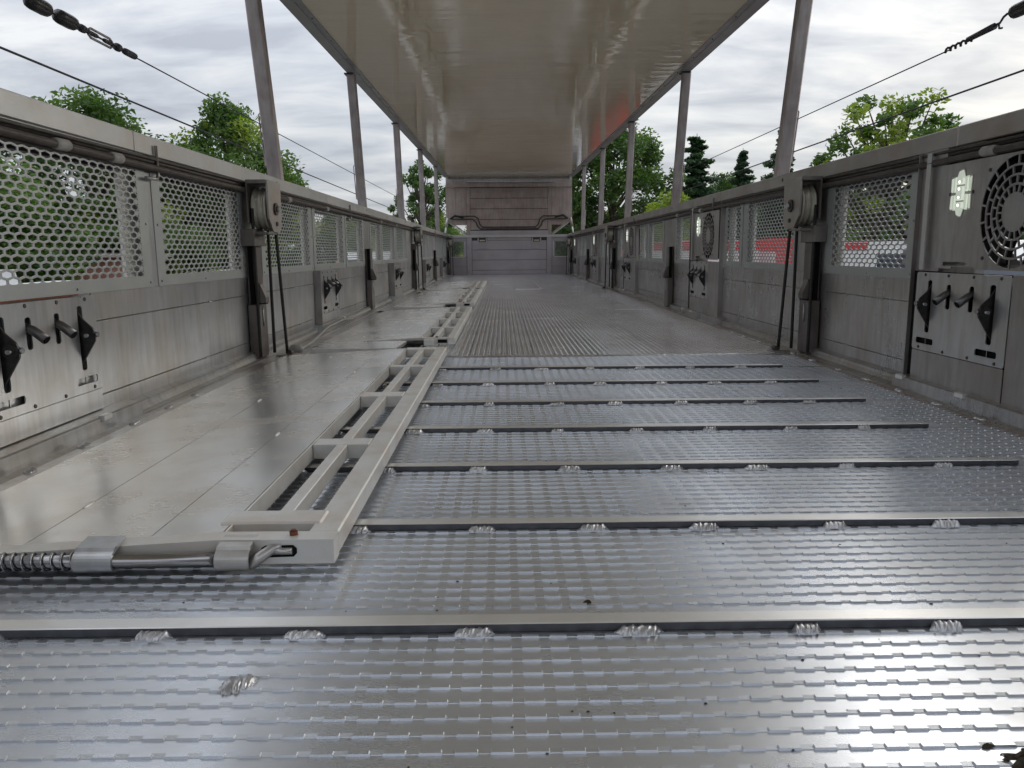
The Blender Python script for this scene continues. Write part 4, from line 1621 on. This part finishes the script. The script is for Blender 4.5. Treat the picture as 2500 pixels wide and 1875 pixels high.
tree('round', -11.4, 22, 4.75, .92, 'leafy green tree showing over the left rail, the leftmost crown', rot=30)
tree('round2', -8.3, 24, 4.75, .85, 'yellow-green leafy tree behind the nearest left roof post', rot=80)
tree('sparse', -3.75, 35, 4.6, .75, 'loose airy tree left of the end flap, behind the farthest left posts', rot=10)
tree('dark', 4.9, 36, 6.6, .95, 'tall dark green tree right of the end flap, tallest of all', rot=45)
tree('round2', -3.6, 41, 2.6, .8, 'low yellow-green tree beyond the left lower corner of the end flap', rot=60)
tree('round', 3.3, 44, 2.6, .8, 'low green tree beyond the right lower corner of the end flap', rot=20)
tree('dark', 11.2, 40, 4.3, .8, 'dark bushy tree filling in behind the conifer right of the second right post', rot=77)
tree('sparse', 2.1, 33, 4.6, .6, 'thin dark tree close against the right edge of the end flap', rot=120)
tree('con', 9.1, 38, 5.9, 1.35, 'dark conifer between the second and third right roof posts', name='conifer_tree')
tree('round', 11.6, 42, 4.0, .85, 'rounded green tree behind the dark conifer, right of the second right post', rot=200)
tree('yellow', 5.8, 28, 2.75, 1.0, 'small bright yellow-green tree low beside the second right roof post')
tree('con', 9.7, 28, 4.7, .95, 'narrow conifer just right of the nearest right roof post', name='conifer_tree', rot=50)
tree('con', 8.6, 29, 4.1, .95, 'shorter narrow conifer just left of the nearest right roof post', name='conifer_tree', rot=90)
tree('open', 8.8, 18.2, 4.35, .92, 'open airy tree with visible branches over the right rail', rot=15)
tree('open', 10.9, 20, 3.95, 1.15, 'spreading thin green tree at far right over the rail', rot=140)
k = 0
gl = 'trees in the dense row beyond the left wall'
for (x, y, t) in ((-10.8, 15.5, 2.6), (-12.5, 20, 2.4), (-9.6, 20.5, 2.0), (-17.5, 16, 3.6), (-14.5, 19, 3.4), (-16, 24, 3.0), (-13.5, 28, 3.2), (-10, 32, 2.6), (-8, 38, 2.2), (-6, 44, 2.1), (-9, 50, 2.6), (-4, 52, 2.0), (-14, 40, 3.0), (-12.5, 13, 3.0), (-10.5, 27, 2.2)):
    tree(('round', 'dark', 'round2')[k % 3], x, y, t, 1.15, 'green tree in the dense row seen through the left wall mesh', gl, rot=k * 47)
    k += 1
gr_ = 'trees in the dense row beyond the right wall'
for (x, y, t) in ((12.5, 15.0, 2.3), (12.8, 21.5, 2.2), (12.0, 23.5, 2.1), (14.5, 16, 2.9), (13.5, 19.5, 2.6), (15, 24, 2.8), (12.5, 27, 2.4), (13.5, 32, 2.6), (10.5, 36, 2.2), (8.5, 42, 2.4), (7, 47, 2.6), (11, 48, 2.8), (14, 44, 3.2), (16, 12, 2.8), (5, 54, 2.6)):
    tree(('dark', 'round', 'round2')[k % 3], x, y, t, 1.15, 'green tree in the dense row seen through the right wall mesh', gr_, rot=k * 47)
    k += 1
ge = 'trees closing the view beyond the end wall'
for (x, y, t) in ((-1.5, 58, 2.6), (2, 60, 2.8), (-5, 62, 2.5)):
    tree('round', x, y, t, 1.3, 'green tree in the distance beyond the end wall', ge, rot=k * 31)
    k += 1


# ------------------------------------------------------------------ vehicles and house
wh_mb = MB()
wh_mb.cyl((-.13, 0, 0), (.13, 0, 0), .42, 22)
wheel_me = wh_mb.build('wheel', 'tyre', mesh_only=True)


def van(name, x, y, rz_, L, W, H, body, label, cat, stripes=(), cab=True, glassy=True, group=None):
    """local: length along y (front at -y), base at ground"""
    v = thing(name, label, cat, (x, y, GZ), R(rz_), group)
    m = MB()
    P = [(-L / 2, .45), (-L / 2, 1.15), (-L / 2 + .35, 1.35), (-L / 2 + 1.1, H - .35), (-L / 2 + 1.5, H - .02), (-L / 2 + 1.9, H), (L / 2 - .08, H), (L / 2, H - .15), (L / 2, .45)] if cab else \
        [(-L / 2, .55), (-L / 2, H), (L / 2, H), (L / 2, .55)]
    m.prism(P, 'x', -W / 2, W / 2)
    m.build('body', body, v)
    if cab:
        m = MB()
        m.add([(sx * (W / 2 - .12), -L / 2 + .38 - .01, 1.38) for sx in (-1, 1)] + [(sx * (W / 2 - .18), -L / 2 + 1.08, H - .36) for sx in (1, -1)], [(0, 1, 2, 3)])
        m.v = [(p[0], p[1] - .02, p[2] + .02) for p in m.v]
        m.build('windscreen', 'glass', v)
        for sx in (-1, 1):
            m = MB(); m.box(sx * (W / 2 + .004), sx * (W / 2 - .01), -L / 2 + 1.0, -L / 2 + 1.9, 1.4, H - .5); m.build('side_window', 'glass', v)
            m = MB(); m.box(sx * (W / 2 - .1), sx * (W / 2 - .4), -L / 2 - .015, -L / 2 + .02, .85, 1.05); m.build('headlight', 'lens', v)
    for (a0, a1, z0, z1, mt) in stripes:
        for sx in (-1, 1):
            m = MB(); m.box(sx * W / 2, sx * (W / 2 + .015), a0, a1, z0, z1); m.build('side_panel', mt, v)
        if a0 <= -L / 2 + .01:
            m = MB(); m.box(-W / 2, W / 2, -L / 2 - .015, -L / 2 - .001, z0, z1); m.build('front_panel', mt, v)
    for sx in (-1, 1):
        for yy in (-L / 2 + 1.0, L / 2 - 1.1):
            link('wheel', wheel_me, v, (sx * (W / 2 - .12), yy, .42))
    return v


van('horse_lorry', 9.3, 24.5, 0, 7.5, 2.4, 3.4, 'red', 'red horse lorry with a white side panel, seen through the right wall mesh', 'lorry', stripes=((-.9, 2.5, 1.6, 3.0, 'white'),), cab=False)
van('box_lorry', 6.4, 27.3, 2, 7, 2.3, 3.35, 'white', 'white lorry with red bands, beyond the right wall past the second fan', 'lorry', stripes=((-3.49, 3.49, 3.05, 3.33, 'red'), (-3.49, 3.49, 2.2, 2.62, 'red')), cab=False)
van('box_lorry', 5.7, 38.0, 2, 9, 2.3, 3.1, 'red', 'red lorry with a white band, far beyond the right wall', 'lorry', stripes=((-4.49, 4.49, 2.3, 2.75, 'white'),), cab=False)
wv = van('white_van', 8.1, 14.7, 4, 5.6, 2.1, 3.2, 'white', 'white van with a red roof edge, closest vehicle beyond the right wall', 'van', stripes=((.7, 2.79, 3.04, 3.19, 'red'), (1.5, 2.79, 2.1, 2.62, 'red'), (-.9, .3, 2.45, 2.98, 'glass')))
m = MB(); m.box(-1.075, -1.05, .55, .75, 2.3, 2.45); m.build('side_lamp', 'orange', wv)
van('motorhome', 7.7, 18.75, 0, 1.7, 2.0, 3.25, 'red', 'red box trailer with a white strip beside the white van', 'trailer', stripes=((-.85, .84, 1.2, 1.7, 'white'),), cab=False)
van('delivery_van', -8.1, 9.4, 10, 5.0, 2.0, 2.85, 'silver', 'silver van at the far left beyond the mesh', 'van')
van('white_van', -6.7, 11.4, 5, 5.0, 2.0, 2.62, 'white', 'white van with a red stripe beyond the left wall mesh', 'van', stripes=((-2.4, 2.4, 2.4, 2.5, 'red'),))
van('white_van', -8.0, 22.5, 5, 5.2, 2.0, 2.62, 'white', 'low white van behind the nearest left pulley block', 'van')
van('delivery_van', -6.4, 37, 3, 6, 2.2, 3.1, 'white', 'white van with orange band far beyond the left mesh', 'van', stripes=((-2.9, 2.9, 2.3, 2.7, 'orange'), (-2.9, 2.9, 1.8, 2.2, 'red')))
van('delivery_van', -2.9, 43, 4, 6, 2.3, 2.9, 'white', 'white van seen through the left window of the end wall', 'van')
van('delivery_van', 2.9, 43, -4, 6, 2.3, 2.7, 'silver', 'grey van seen through the right window of the end wall', 'van')

hs_ = thing('brick_house', 'low red brick house with white windows beyond the left wall mesh', 'house', (-10.9, 18.6, GZ), R(28))
m = MB(); m.box(-2.4, 2.4, -2, 2, 0, 3.0); m.build('wall', 'brick', hs_)
m = MB(); m.prism([(-2.2, 3.0), (2.2, 3.0), (0, 3.12)], 'x', -2.6, 2.6); m.build('roof', 'tiles', hs_)
for xx in (-1.5, 0, 1.5):
    m = MB(); m.box(xx - .5, xx + .5, -2.04, -1.98, 1.2, 2.5); w_ = m.build('window', 'white', hs_)
    m = MB(); m.box(xx - .42, xx - .03, -2.06, -2.03, 1.28, 2.42); m.box(xx + .03, xx + .42, -2.06, -2.03, 1.28, 2.42); m.build('pane', 'glass', w_)
